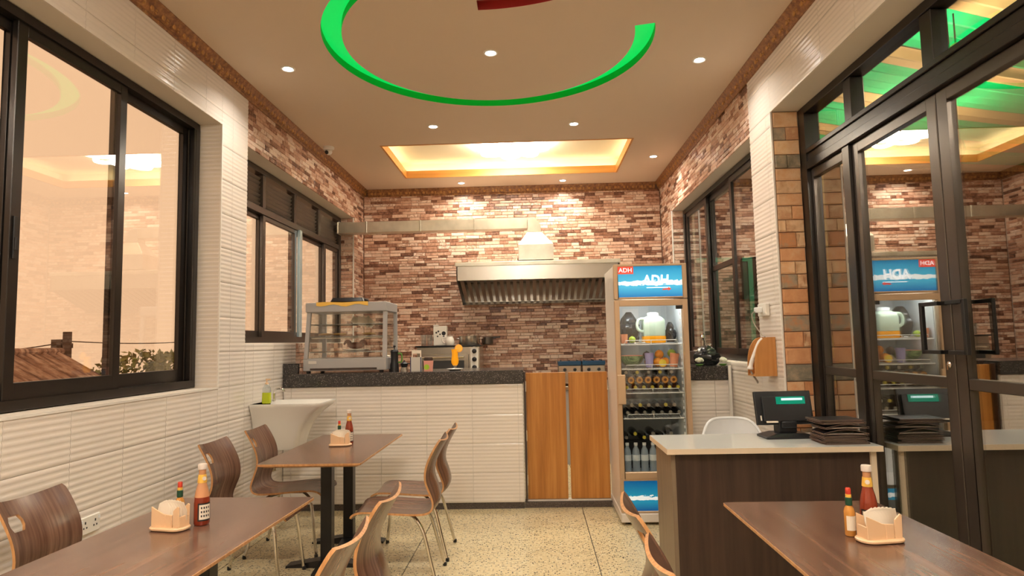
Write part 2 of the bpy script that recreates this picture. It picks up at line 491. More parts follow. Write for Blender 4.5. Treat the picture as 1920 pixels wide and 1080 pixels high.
def text_mesh(s, size, mat_name, ext=0.001, shear=0.0, bold=0.0):
    cu = bpy.data.curves.new('lettering', 'FONT')
    cu.body = s; cu.size = size; cu.extrude = ext; cu.align_x = 'CENTER'; cu.align_y = 'CENTER'; cu.shear = shear
    cu.resolution_u = 3; cu.offset = bold
    o = bpy.data.objects.new('lettering', cu)
    COL.objects.link(o)
    dg = bpy.context.evaluated_depsgraph_get()
    me = bpy.data.meshes.new_from_object(o.evaluated_get(dg))
    bpy.data.objects.remove(o, do_unlink=True)
    me.materials.clear(); me.materials.append(MATS[mat_name])
    return me

# ------------------------------------------------------------------ tiles and stones
def tile_mesh(w, h):
    w = round(w, 3); h = round(h, 3)
    key = ('tile', w, h)
    if key in CACHE:
        return CACHE[key]
    mb = MB()
    g = 0.0012
    waves = max(1, round(h / 0.0312))
    n = waves * 4
    prof = []
    for i in range(n + 1):
        t = i / n
        ph = (t * waves) % 1.0
        x = -0.0030 * (1 - math.sin(PI * ph) ** 0.8) if 0 < i < n else -0.0034
        prof.append((x, g + (h - 2 * g) * t))
    vs_ = []
    for x, z in prof:
        vs_ += [(x, -w / 2 + g, z), (x, w / 2 - g, z)]
    vs_ += [(-0.009, -w / 2 + g, g), (-0.009, w / 2 - g, g), (-0.009, w / 2 - g, h - g), (-0.009, -w / 2 + g, h - g)]
    k = 2 * (n + 1)
    fs = [(2 * i, 2 * i + 1, 2 * i + 3, 2 * i + 2) for i in range(n)]
    fs += [(k, k + 1, 1, 0), (k + 3, 2 * n, 2 * n + 1, k + 2)]
    fs += [tuple([k] + [2 * i for i in range(n + 1)] + [k + 3]), tuple([k + 1, k + 2] + [2 * i + 1 for i in range(n, -1, -1)])]
    mb.add(vs_, fs)
    CACHE[key] = mb.mesh('tile', 'tile', smooth=True, angle=70)
    return CACHE[key]
FACE = {'+x': 0.0, '-x': PI, '-y': -PI / 2, '+y': PI / 2}
def cuts(a, b, anchor, pitch):
    k0 = math.floor((a - anchor) / pitch) + 1
    c = [a]
    v = anchor + k0 * pitch
    while v < b - 0.02:
        if v > a + 0.02: c.append(v)
        v += pitch
    c.append(b)
    return list(zip(c[:-1], c[1:]))
def tile_field(parent, face, plane, u0, u1, z0, z1, ua, za, pu=0.40, pz=0.25):
    for a, b in cuts(u0, u1, ua, pu):
        for c, d in cuts(z0, z1, za, pz):
            loc = (plane, (a + b) / 2, c) if face[1] == 'x' else ((a + b) / 2, plane, c)
            link('tile', tile_mesh(b - a, d - c), parent, loc, (0, 0, FACE[face]))
def stone_templates(kind, n=7, seed=3, rough=0.16):
    key = ('stonet', kind)
    if key in CACHE: return CACHE[key]
    rg = random.Random(seed)
    res = []
    for i in range(n):
        j = lambda s=0.05: rg.uniform(-s, s)
        bx = 0.14
        v = [(0, -.5, 0), (0, .5, 0), (0, .5, 1), (0, -.5, 1)]
        mid = 0.62
        v += [(mid, -.5 + 0.01 * rg.random(), 0.02), (mid, .5 - 0.01 * rg.random(), 0.02), (mid, .5 - 0.01 * rg.random(), 0.98), (mid, -.5 + 0.01 * rg.random(), 0.98)]
        xs = [1 - rough * 2 * rg.random() for _ in range(6)]
        v += [(xs[0], -.5 + 0.05 + j(.02), bx + j()), (xs[1], j(.15), bx + j()), (xs[2], .5 - 0.05 + j(.02), bx + j()),
              (xs[3], .5 - 0.05 + j(.02), 1 - bx + j()), (xs[4], j(.15), 1 - bx + j()), (xs[5], -.5 + 0.05 + j(.02), 1 - bx + j())]
        f = [(0, 1, 5, 4), (1, 2, 6, 5), (2, 3, 7, 6), (3, 0, 4, 7), (4, 5, 10, 9, 8), (5, 6, 11, 10), (6, 7, 13, 12, 11), (7, 4, 8, 13), (8, 9, 12, 13), (9, 10, 11, 12)]
        res.append((v, f))
    CACHE[key] = res
    return res
def stone_field(parent, face, plane, u0, u1, z0, z1, matname, row_h=(0.030, 0.046), wid=(0.07, 0.21), depth=(0.004, 0.013), parts=300, pick=None, seed=1, holes=()):
    rg = random.Random(seed)
    T = stone_templates(matname)
    key = ('stonem', matname)
    if key not in CACHE:
        CACHE[key] = []
        for v, f in T:
            mb = MB(); mb.add(v, f)
            CACHE[key].append(mb.mesh('stone', matname))
    meshes = CACHE[key]
    lst = []
    z = z0
    while z < z1 - 0.005:
        h = rg.uniform(*row_h)
        if z + h > z1 - row_h[0] * 0.5: h = z1 - z
        u = u0
        while u < u1 - 0.005:
            w = rg.uniform(*wid)
            if u == u0: w *= rg.uniform(0.5, 1.0)
            if u + w > u1 - wid[0] * 0.6: w = u1 - u
            uc, zc_ = u + w / 2, z + h / 2
            if not any(a < uc < b and c < zc_ < d for a, b, c, d in holes):
                lst.append((uc, z, w - 0.003, h - 0.003, rg.uniform(*depth), rg.randrange(len(T)), rg.random() < 0.5))
            u += w
        z += h
    if pick: lst.sort(key=pick)
    stuff = MB()
    for i, (uc, zz, w, h, d, k, flip) in enumerate(lst):
        loc = (plane, uc, zz) if face[1] == 'x' else (uc, plane, zz)
        if i < parts:
            link('stone', meshes[k], parent, loc, (0, 0, FACE[face]), (d, w, h))
        else:
            Mx = Matrix.Translation(loc) @ Matrix.Rotation(FACE[face], 4, 'Z') @ Matrix.Diagonal((d, w, h, 1))
            stuff.add(T[k][0], T[k][1], 0, Mx)
    if stuff.v:
        o = stuff.build('stone_courses', matname, parent)
        o['kind'] = 'stuff'
    return len(lst)

# ------------------------------------------------------------------ floor
Y0 = -2.2       # wall behind the camera
mb = MB(); mb.box(L - 0.3, R + 0.26, Y0 - 0.2, B + 0.3, -0.25, -0.004)
floor = struct('floor', mb.mesh('floor', 'divider'), 'cream terrazzo floor with black chips and dark divider lines')
xs = [L - 0.0, -2.07, -0.856, 0.378, 1.60, GX + 0.02]
for a, b in zip(xs[:-1], xs[1:]):
    for c, d in ((Y0, -0.8), (-0.8, 2.4), (2.4, CY + 0.02), (CY + 0.02, B)):
        if c == 2.4: pass
        mb = MB(); mb.box(a + 0.003, b - 0.003, c + (0.0 if c == Y0 else 0.003), d - 0.003, -0.02, 0.0)
        mb.build('terrazzo_panel', 'terrazzo', floor)

# ------------------------------------------------------------------ ceiling with recesses
RC, RO, RI = (-0.263, 4.305), 1.127, 0.995
def arc(c, r, a0, a1, n):
    return [(c[0] + r * math.cos(math.radians(a0 + (a1 - a0) * i / n)), c[1] + r * math.sin(math.radians(a0 + (a1 - a0) * i / n))) for i in range(n + 1)]
ring_o = arc(RC, RO, -13, 268, 90); ring_i = arc(RC, RI, -13, 268, 90)
ring_poly = ring_o + ring_i[::-1]
QC, QO, QI = (-0.30, 2.51), 1.30, 1.185
red_o = arc(QC, QO, 90, 48, 24); red_i = arc(QC, QI, 90, 48, 24)
red_poly = red_o + red_i[::-1]
TX0, TX1, TY0, TY1 = -1.53, 1.045, 6.47, 7.76
tray_poly = [(TX0, TY0), (TX1, TY0), (TX1, TY1), (TX0, TY1)]
outer = [(L - 0.02, Y0), (R + 0.02, Y0), (R + 0.02, B + 0.02), (L - 0.02, B + 0.02)]
loops = [outer, ring_poly, red_poly, tray_poly]
flat = [p for lp in loops for p in lp]
tri = tessellate_polygon([[Vector((x, y, 0)) for x, y in lp] for lp in loops])
mb = MB()
mb.add([(x, y, CZ) for x, y in flat], [tuple(t) for t in tri])
# roof slab above, rim down to the sheet
mb.box(L - 0.26, R + 0.26, Y0 - 0.2, B + 0.3, 3.86, 4.0)
ceiling = struct('ceiling', mb.mesh('ceiling', 'ceiling', recalc=False), 'beige painted ceiling with green ring recess and lit tray')
def trench(name, poly_o, poly_i, depth, matname, parent):
    mb = MB()
    n = len(poly_o)
    full = poly_o + poly_i[::-1]
    N = len(full)
    mb.add([(x, y, CZ) for x, y in full] + [(x, y, CZ + depth) for x, y in full], [(i, (i + 1) % N, N + (i + 1) % N, N + i) for i in range(N)])
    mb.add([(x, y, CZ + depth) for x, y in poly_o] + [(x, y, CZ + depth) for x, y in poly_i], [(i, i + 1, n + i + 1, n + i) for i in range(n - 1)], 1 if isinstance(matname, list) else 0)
    return mb.build(name, matname, parent)
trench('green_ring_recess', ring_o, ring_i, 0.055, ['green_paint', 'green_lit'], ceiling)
trench('red_arc_recess', red_o, red_i, 0.055, 'red_paint', ceiling)
# tray: wooden lip, cove ledge, upper panel
mb = MB(); t = 0.02; zl = CZ + 0.085
mb.box(TX0 - t, TX0, TY0 - t, TY1 + t, CZ - 0.004, zl); mb.box(TX1, TX1 + t, TY0 - t, TY1 + t, CZ - 0.004, zl)
mb.box(TX0, TX1, TY0 - t, TY0, CZ - 0.004, zl); mb.box(TX0, TX1, TY1, TY1 + t, CZ - 0.004, zl)
mb.build('tray_wood_lip', 'tray_wood', ceiling)
mb = MB(); e = 0.12; zt = CZ + 0.20
X0, X1, Y0_, Y1_ = TX0 - e, TX1 + e, TY0 - e, TY1 + e
mb.box(X0 - .02, X0, Y0_, Y1_, zl - .01, zt); mb.box(X1, X1 + .02, Y0_, Y1_, zl - .01, zt); mb.box(X0, X1, Y0_ - .02, Y0_, zl - .01, zt); mb.box(X0, X1, Y1_, Y1_ + .02, zl - .01, zt)
mb.box(X0, TX0 - t, Y0_, Y1_, zl - .01, zl); mb.box(TX1 + t, X1, Y0_, Y1_, zl - .01, zl); mb.box(TX0 - t, TX1 + t, Y0_, TY0 - t, zl - .01, zl); mb.box(TX0 - t, TX1 + t, TY1 + t, Y1_, zl - .01, zl)
mb.box(X0, X1, Y0_, Y1_, zt, zt + 0.02)
mb.build('tray_panel', 'tray_cream', ceiling)
mb = MB(); q = 0.07
mb.box(TX0 - q, TX0 - q + .012, TY0, TY1, zl, zl + .006); mb.box(TX1 + q - .012, TX1 + q, TY0, TY1, zl, zl + .006); mb.box(TX0, TX1, TY0 - q, TY0 - q + .012, zl, zl + .006); mb.box(TX0, TX1, TY1 + q - .012, TY1 + q, zl, zl + .006)
mb.build('cove_light_strip', 'cove_led', ceiling)

# ------------------------------------------------------------------ walls
w1y0, w1y1, w1z0, w1z1 = 1.30, 4.48, 1.155, 3.05
w2y0, w2y1, w2z0, w2z1 = 4.90, 7.89, 1.465, 3.02
xo, xi = L - 0.27, L - 0.009
mb = MB()
zc = 3.60
mb.box(xo, xi, Y0, w1y1, -0.2, w1z0); mb.box(xo, xi, Y0, w1y1, w1z1, zc); mb.box(xo, xi, Y0, w1y0, w1z0, w1z1)
mb.box(xo, xi, w1y1, w2y0, -0.2, zc)
mb.box(xo, xi, w2y0, w2y1, -0.2, w2z0); mb.box(xo, xi, w2y0, w2y1, w2z1, zc); mb.box(xo, xi, w2y1, B + 0.25, -0.2, zc)
wall_left = struct('wall_left', mb.mesh('wall_left', 'plaster'), 'left wall of ribbed white tiles with ledge stone above the kitchen window')
tile_field(wall_left, '+x', L, 1.45, w1y1, 0.0, w1z0 - 0.006, 3.05, 1.15)
tile_field(wall_left, '+x', L, 1.45, w1y1, w1z1, 3.40, 3.05, 3.15)
tile_field(wall_left, '+x', L, w1y1, w2y0, 0.0, 3.40, 4.25, 1.15)
tile_field(wall_left, '+x', L, w2y0, 5.96, 0.0, w2z0 - 0.004, 5.05, 1.15)
tile_field(wall_left, '-y', w1y1 - 0.001, WX + 0.035, L - 0.004, w1z0 + 0.006, w1z1, 0.0, 1.15)
# corner beads of the window recess
mb = MB(); mb.box(L - 0.006, L + 0.003, w1y1 - 0.004, w1y1 + 0.006, w1z0, w1z1); mb.box(L - 0.012, L + 0.004, 1.35, w1y1 + 0.004, w1z0 - 0.010, w1z0 + 0.002)
mb.build('tile_edge_trim', 'white_plastic', wall_left)
stone_field(wall_left, '+x', L - 0.009, w2y0 + 0.003, w2y1, w2z1, 3.40, 'ledge_stone', parts=300, seed=11)
stone_field(wall_left, '+x', L - 0.009, w2y1, B - 0.012, 1.0, 3.40, 'ledge_stone', parts=170, seed=12, pick=lambda s: -s[1])
stone_field(wall_left, '+x', L - 0.009, 5.97, w2y1, 1.0, w2z0 - 0.004, 'ledge_stone', parts=60, seed=13)
stone_field(wall_left, '-y', w2y1, WX + 0.03, L - 0.012, w2z0, w2z1, 'ledge_stone', parts=70, seed=14)
mb = MB(); mb.box(L - 0.008, L + 0.006, w2y1 - 0.016, w2y1 - 0.004, w2z0, w2z1); mb.build('corner_bead', 'white_plastic', wall_left)

# back wall
mb = MB(); mb.box(L - 0.27, R + 0.27, B, B + 0.2, -0.2, 3.6)
wall_back = struct('wall_back', mb.mesh('wall_back', 'mortar'), 'back kitchen wall clad in thin brown ledge stone strips')
stone_field(wall_back, '-y', B, L + 0.004, R - 0.004, 0.95, 3.40, 'ledge_stone', parts=300, seed=21, pick=lambda s: -s[1] if s[1] > 2.35 else 10 - s[1])

# right wall
w4y0, w4y1, w4z0, w4z1 = 4.89, 7.72, 1.22, 2.965
dz1 = 3.00
dy1 = 4.45
xa, xb = R + 0.009, R + 0.27
mb = MB()
mb.box(xa, xb, Y0, dy1, dz1, zc); mb.box(xa, xb, dy1, w4y0, -0.2, zc)
mb.box(xa, xb, w4y0, w4y1, -0.2, w4z0); mb.box(xa, xb, w4y0, w4y1, w4z1, zc); mb.box(xa, xb, w4y1, B + 0.25, -0.2, zc)
mb.box(xa, xb, Y0, -0.3, -0.2, dz1)
wall_right = struct('wall_right', mb.mesh('wall_right', 'plaster'), 'right wall with ribbed white tile column and stone band above window')
tile_field(wall_right, '-x', R, 1.0, w4y0, dz1, 3.40, 4.05, 3.25)
tile_field(wall_right, '-x', R, dy1, w4y0, 0.0, dz1, 4.05, 1.15, pu=0.50)
tile_field(wall_right, '-x', R, w4y0, CY, 0.0, w4z0 - 0.003, 4.89, 1.15)
stone_field(wall_right, '-x', R + 0.009, w4y0 + 0.003, w4y1, w4z1, 3.40, 'ledge_stone', parts=180, seed=31)
stone_field(wall_right, '-x', R + 0.009, w4y1, B - 0.012, 1.0, 3.40, 'ledge_stone', parts=150, seed=32, pick=lambda s: -s[1])
stone_field(wall_right, '-y', w4y1, R + 0.010, 1.824, w4z0, w4z1, 'ledge_stone', parts=120, seed=33)
mb = MB(); mb.box(R + 0.010, GX - 0.051, dy1 - 0.004, dy1 + 0.004, 0.0, dz1 - 0.002); mb.build('mortar_bed', 'mortar', wall_right)
# split-face stone on the reveal beside the glass doors
stone_field(wall_right, '-y', dy1, R + 0.010, GX - 0.051, 0.0, dz1 - 0.002, 'split_stone', row_h=(0.085, 0.115), wid=(0.08, 0.22), depth=(0.012, 0.026), parts=120, seed=34)
mb = MB(); mb.box(R - 0.004, R + 0.006, dy1 - 0.006, dy1 + 0.004, 0, dz1); mb.box(R - 0.006, R + 0.008, w4y1 - 0.014, w4y1 - 0.003, w4z0, w4z1); mb.build('corner_bead', 'white_plastic', wall_right)
# wall behind the camera
mb = MB(); mb.box(L - 0.27, R + 0.27, Y0 - 0.2, Y0, -0.2, 3.6)
struct('wall_front', mb.mesh('wall_front', 'plaster'), 'plain wall at the near end of the room')

# crown moulding
def crown(name, face, plane, u0, u1, label):
    prof = [(0.0, 3.386), (0.010, 3.386), (0.014, 3.398), (0.010, 3.404), (0.020, 3.412), (0.032, 3.428), (0.038, 3.448), (0.050, 3.456), (0.054, 3.468), (0.062, 3.474), (0.062, CZ), (0.0, CZ)]
    mb = MB()
    sgn = 1 if face[0] == '+' else -1
    if face[1] == 'x':
        mb.prism([(plane + sgn * d, z) for d, z in prof], 'y', u0, u1)
    else:
        mb.prism([(plane + sgn * d, z) for d, z in prof], 'x', u0, u1)
    o = struct(name, mb.mesh(name, 'crown', smooth=True, angle=40), label)
    n = int((u1 - u0) / 0.115)
    for i in range(n):
        u = u0 + (i + 0.5) * (u1 - u0) / n
        if u < 2.6 and face[1] == 'x': continue
        loc = (plane + sgn * 0.030, u, 3.431) if face[1] == 'x' else (u, plane + sgn * 0.030, 3.431)
        def orn(mb):
            mb.ball((0, 0, 0), 1, 8, 5, sc=(0.009, 0.020, 0.020)); mb.ball((0.002, 0.042, 0.004), 1, 6, 4, sc=(0.006, 0.014, 0.009)); mb.ball((0.001, 0.042, -0.014), 1, 6, 4, sc=(0.005, 0.012, 0.007))
            return mb
        part('ornament', 'crown_orn', orn, 'crown_gold', o, loc, (0, 0, FACE[face]), smooth=True)
crown('trim_1', '+x', L, Y0, B, 'carved brown crown moulding along the left wall')
crown('trim_2', '-y', B, L + 0.06, R - 0.06, 'carved brown crown moulding along the back wall')
crown('trim_3', '-x', R, Y0, B, 'carved brown crown moulding along the right wall')

# ------------------------------------------------------------------ windows and glass doors (glazing planes are x = const)
def bar(mb, x, t, y0, y1, z0, z1, mi=0):
    mb.box(x - t / 2, x + t / 2, min(y0, y1), max(y0, y1), z0, z1, mi)
def sash(parent, x, y0, y1, z0, z1, st=0.055, rt=0.06, th=0.03, framemat='frame_dark', pane='pane_clear', name='sash', brail=None):
    mb = MB()
    br = brail or rt
    bar(mb, x, th, y0, y0 + st, z0, z1); bar(mb, x, th, y1 - st, y1, z0, z1)
    bar(mb, x, th, y0 + st, y1 - st, z0, z0 + br); bar(mb, x, th, y0 + st, y1 - st, z1 - rt, z1)
    s = mb.build(name, framemat, parent, bevel=0.003)
    mb = MB(); bar(mb, x, 0.006, y0 + st - 0.004, y1 - st + 0.004, z0 + br - 0.004, z1 - rt + 0.004)
    mb.build('pane', pane, s)
    return s
def outer_frame(parent, x, y0, y1, z0, z1, t=0.05, th=0.09, framemat='frame_dark'):
    mb = MB()
    bar(mb, x, th, y0, y1, z0, z0 + t); bar(mb, x, th, y0, y1, z1 - t, z1); bar(mb, x, th, y0, y0 + t, z0 + t, z1 - t); bar(mb, x, th, y1 - t, y1, z0 + t, z1 - t)
    for dx in (-0.02, 0.02):
        bar(mb, x + dx + 0.02, 0.006, y1 - t - 0.02, y1 - t, z0 + t, z1 - t)
    return mb.build('window_frame', framemat, parent, bevel=0.003)
# window 1
win1 = struct('window_1', None, 'large dark framed sliding window on the left wall')
outer_frame(win1, WX, w1y0, w1y1 - 0.012, w1z0 + 0.006, w1z1 - 0.004)
for i, (a, b) in enumerate(((3.60, 4.40), (2.84, 3.66), (2.08, 2.90), (1.35, 2.14))):
    s = sash(win1, WX + (0.016 if i % 2 else -0.022), a, b, w1z0 + 0.05, w1z1 - 0.05, 0.06, 0.06, brail=0.085)
    if i == 1:
        mb = MB(); mb.box(WX + 0.031, WX + 0.040, 2.855, 2.875, 1.86, 2.06); mb.box(WX + 0.036, WX + 0.048, 2.858, 2.872, 1.90, 1.96); mb.build('latch', 'black_metal', s, bevel=0.002)
# window 2
win2 = struct('window_2', None, 'kitchen window with louvre vents over dark framed sliding sashes')
outer_frame(win2, WX, w2y0, w2y1 - 0.016, w2z0 + 0.004, w2z1 - 0.004, framemat='frame_bronze')
zl2 = 2.66
mb = MB(); bar(mb, WX, 0.085, w2y0 + .05, w2y1 - .066, zl2 - 0.05, zl2 + 0.01); mb.build('louvre_rail', 'frame_bronze', win2, bevel=0.003)
ly = [w2y0 + .05, 5.60, 6.35, 7.08, w2y1 - .066]
for i in range(4):
    mb = MB(); bar(mb, WX, 0.08, ly[i], ly[i] + 0.03, zl2 + 0.01, w2z1 - .054); bar(mb, WX, 0.08, ly[i + 1] - 0.03, ly[i + 1], zl2 + 0.01, w2z1 - .054)
    lf = mb.build('louvre_frame', 'frame_bronze', win2, bevel=0.002)
    for k in range(7):
        z = zl2 + 0.03 + k * 0.038
        mb = MB()
        mb.box(-0.003, 0.003, ly[i] + 0.03, ly[i + 1] - 0.03, -0.026, 0.026, 0, Matrix.Translation((WX, 0, z)) @ Matrix.Rotation(math.radians(38), 4, 'Y'))
        mb.build('louvre_slat', 'louvre_bronze', lf)
for i, (a, b) in enumerate(((4.955, 5.66), (5.60, 6.42), (6.36, 7.34), (7.28, 7.82))):
    sash(win2, WX + (0.016 if i % 2 else -0.022), a, b, w2z0 + 0.05, zl2 - 0.05, 0.055, 0.04, framemat='frame_bronze', brail=0.06)
mb = MB(); bar(mb, WX + 0.045, 0.03, 6.43, 6.50, w2z0 + 0.06, zl2 - 0.04); mb.build('pale_blue_strip', 'pale_blue_metal', win2, bevel=0.003)  # pale blue upright strip in front of the sashes

# window 3 (kitchen, right wall)
win3 = struct('window_3', None, 'tall dark framed window behind the drinks fridge')
outer_frame(win3, 1.87, w4y0 + 0.01, w4y1 - 0.016, w4z0 + 0.004, w4z1 - 0.004)
for i, (a, b) in enumerate(((6.74, 7.64), (5.86, 6.80), (4.95, 5.95))):
    s = sash(win3, 1.87 + (0.02 if i % 2 else -0.015), a, b, w4z0 + 0.05, w4z1 - 0.05, 0.065 if i != 1 else 0.09, 0.06, pane='pane_kitchen')
    if i == 1:
        mb = MB(); bar(mb, 1.89, 0.036, a + 0.09, b - 0.09, 2.12, 2.17); mb.build('transom', 'frame_dark', s)

# glazed partition with double doors
d1 = struct('door_1', None, 'black framed double glass doors with side light and transom panes')
zt0, zt1 = 2.555, 2.695
mb = MB()
bar(mb, GX, 0.10, 4.345, 4.447, 0.0, dz1 - 0.004)
bar(mb, GX, 0.10, -0.29, 4.345, dz1 - 0.055, dz1 - 0.004)
bar(mb, GX, 0.10, -0.29, 4.345, zt0, zt0 + 0.055); bar(mb, GX, 0.075, -0.29, 4.345, zt0 + 0.055, zt1 - 0.03); bar(mb, GX, 0.10, -0.29, 4.345, zt1 - 0.03, zt1)
for y in (3.725, 2.955, 1.47, 0.66): bar(mb, GX, 0.08, y, y + 0.088, zt1, dz1 - 0.055)
bar(mb, GX, 0.08, 3.79, 3.875, 0.0, zt0); bar(mb, GX, 0.08, 1.47, 1.55, 0.0, zt0); bar(mb, GX, 0.09, -0.29, -0.2, 0, dz1 - 0.055)
mb.build('door_frame', 'frame_dark', d1, bevel=0.003)
tr = [4.345, 3.813, 3.725, 3.043, 2.955, 1.558, 1.47, 0.748, 0.66, -0.2]
for k in range(0, 10, 2):
    mb = MB(); bar(mb, GX, 0.006, tr[k + 1] - 0.004, tr[k] + 0.004, zt1 - 0.004, dz1 - 0.051); mb.build('transom_pane', 'pane_transom', d1)
def glazed_leaf(name, y0, y1, st0, st1, handle=None, lock=False):
    """door leaf or side light with a mid rail; two panes"""
    mb = MB()
    z0, z1, zm = 0.01, zt0 - 0.004, 1.207
    bar(mb, GX, 0.045, y0, y0 + st0, z0, z1); bar(mb, GX, 0.045, y1 - st1, y1, z0, z1)
    a, b = y0 + st0, y1 - st1
    bar(mb, GX, 0.045, a, b, z0, z0 + 0.09); bar(mb, GX, 0.045, a, b, z1 - 0.06, z1); bar(mb, GX, 0.045, a, b, zm - 0.03, zm + 0.02)
    o = mb.build(name, 'frame_bronze', d1, bevel=0.003)
    for c, d in ((z0 + 0.09, zm - 0.03), (zm + 0.02, z1 - 0.06)):
        mb = MB(); bar(mb, GX, 0.006, a - 0.003, b + 0.003, c - 0.003, d + 0.003); mb.build('pane', 'pane_reflective', o)
    if handle is not None:
        hy, dy = handle
        mb = MB()
        for sx in (-1, 1):
            x = GX + sx * 0.062
            mb.box(x - 0.009, x + 0.009, hy + dy - 0.011, hy + dy + 0.011, 1.333, 1.577)
            for z in (1.343, 1.567):
                mb.box(min(x, GX), max(x, GX), hy - 0.009, hy + 0.009, z - 0.009, z + 0.009)
                mb.box(x - 0.009, x + 0.009, min(hy - 0.009, hy + dy), max(hy + 0.009, hy + dy), z - 0.009, z + 0.009)
        mb.build('door_handle', 'black_metal', o, bevel=0.002)
    if lock:
        mb = MB(); mb.lathe([(0.0, 0), (0.016, 0.001), (0.016, 0.006), (0.008, 0.010), (0, 0.011)], 12, M=Matrix.Translation((GX - 0.0225, y0 + 0.035, 1.285)) @ Matrix.Rotation(-PI / 2, 4, 'Y')); mb.box(GX - 0.036, GX - 0.03, y0 + 0.03, y0 + 0.04, 1.262, 1.285)
        mb.build('lock', 'chrome', o)
glazed_leaf('side_light', 3.878, 4.342, 0.03, 0.03)
glazed_leaf('door_leaf', 2.997, 3.787, 0.068, 0.065, (3.03, 0.12), True)
glazed_leaf('door_leaf', 2.18, 2.990, 0.065, 0.075, (2.955, -0.11))
glazed_leaf('side_light', 1.553, 2.175, 0.06, 0.04)
glazed_leaf('side_light', 0.66, 1.467, 0.06, 0.04)
glazed_leaf('side_light', -0.2, 0.655, 0.06, 0.04)

# ------------------------------------------------------------------ ceiling lights
def downlight(x, y, label):
    t = thing('downlight', label, 'downlight', (x, y, CZ), 0, 'recessed ceiling downlights')
    part('trim_ring', 'dl_ring', lambda m: m.lathe([(0.036, 0.0), (0.052, 0.0), (0.052, -0.004), (0.044, -0.007), (0.036, -0.004), (0.036, 0.0)], 20), 'white_plastic', t, smooth=True)
    part('lens', 'dl_lens', lambda m: m.lathe([(0.0, -0.001), (0.036, -0.001), (0.036, -0.003), (0.0, -0.003)], 20), 'lens_white', t)
    ld = bpy.data.lights.new('downlight_bulb', 'AREA')
    ld.shape = 'DISK'; ld.size = 0.07; ld.energy = DOWNLIGHT_W; ld.color = DOWNLIGHT_C; ld.spread = math.radians(135)
    lo = link('downlight_bulb', ld, t, (0, 0, -0.012))
for x, y, lab in ((-1.775, 4.547, 'glowing downlight left of the green ceiling ring'), (-0.262, 4.402, 'glowing downlight in the middle of the green ceiling ring'),
                  (1.267, 4.638, 'glowing downlight right of the open end of the green ring'), (-0.91, 5.909, 'glowing downlight before the tray, below the ring on the left'),
                  (0.423, 5.959, 'glowing downlight before the tray, below the ring on the right'), (1.387, 7.135, 'glowing downlight between the lit tray and the right wall'),
                  (-0.889, 8.089, 'glowing downlight close to the back wall, the left of two'), (0.411, 8.102, 'glowing downlight close to the back wall, the right of two'),
                  (-1.775, 2.0, 'added fill downlight over the near left table, outside the picture'), (1.267, 2.0, 'added fill downlight over the near right table, outside the picture'),  # these two and the next two are unseen, added as fill light
                  (-1.2, -0.6, 'added fill downlight behind the camera on the left, outside the picture'), (0.7, -0.6, 'added fill downlight behind the camera on the right, outside the picture')):
    downlight(x, y, lab)

def petal(m):
    pts = catmull([(0.05, -0.10, -0.045), (0.22, -0.13, -0.055), (0.38, -0.03, -0.06), (0.40, 0.08, -0.06), (0.27, 0.12, -0.055), (0.10, 0.04, -0.045)], 26)
    m.tube(pts, 0.022, 8)
    return m
def petal_lamp(x, y, z, label, bulb='lamp_white'):
    t = thing('ceiling_lamp', label, 'lamp', (x, y, z), 0, 'petal ceiling lamps')
    part('base_plate', 'lamp_base', lambda m: m.lathe([(0.0, -0.001), (0.16, -0.001), (0.16, -0.03), (0.0, -0.03)], 24), 'chrome', t, smooth=True)
    for k in range(8):
        part('petal', 'lamp_petal' + bulb, petal, bulb, t, None, (0, 0, 2 * PI * k / 8), smooth=True)
petal_lamp(-0.21, 7.10, CZ + 0.20, 'white glowing ceiling lamp of curved petals inside the lit tray')
petal_lamp(-0.26, 0.35, CZ, 'added petal ceiling lamp giving fill light above the camera, outside the picture', 'lamp_white_fill')  # unseen lamp added to brighten the near half of the room

t = thing('security_camera', 'small white turret security camera on ceiling beside left crown', 'camera', (-2.08, 6.44, CZ))
mb = MB(); mb.lathe([(0.0, 0), (0.055, 0), (0.055, -0.022), (0.045, -0.03), (0.0, -0.03)], 18); mb.build('mount', 'white_plastic', t, smooth=True)
mb = MB(); mb.ball((0, 0, -0.048), 0.036, 14, 9); mb.build('eyeball', 'white_plastic', t, smooth=True)
mb = MB(); mb.lathe([(0.0, 0.030), (0.02, 0.030), (0.02, 0.038), (0.0, 0.038)], 12, M=Matrix.Translation((0, 0, -0.05)) @ Matrix.Rotation(math.radians(115), 4, 'X') @ Matrix.Rotation(math.radians(-20), 4, 'Y')); mb.build('lens', 'black_plastic', t)

# ------------------------------------------------------------------ bar counter
t = thing('bar_counter', 'long bar counter with ribbed white tile front and dark granite top', 'counter', (0, 0, 0))
cx0, cx1 = L + 0.004, -0.118
mb = MB(); mb.box(cx0, cx1, CY + 0.009, 6.26, 0.055, 1.07); body = mb.build('body', 'grout', t)
tile_field(body, '-y', CY, cx0, cx1, 0.055, 1.068, -1.755, 0.055)
tile_field(body, '+x', cx1 + 0.009, CY + 0.01, 6.25, 0.055, 1.068, CY, 0.055)
mb = MB(); mb.box(cx0, cx1 + 0.014, CY - 0.022, 6.30, 1.07, 1.185); mb.build('worktop', 'granite', t, bevel=0.004)
mb = MB(); mb.box(cx0, cx0 + 0.13, CY - 0.015, CY + 0.03, 1.187, 1.275); mb.box(cx0, cx0 + 0.14, CY - 0.02, CY + 0.04, 1.275, 1.279); mb.build('upstand', 'granite', t, bevel=0.002)
mb = MB(); mb.box(cx0, cx1, CY + 0.012, 6.2, 0.0, 0.054); mb.build('plinth', 'plinth_granite', t)
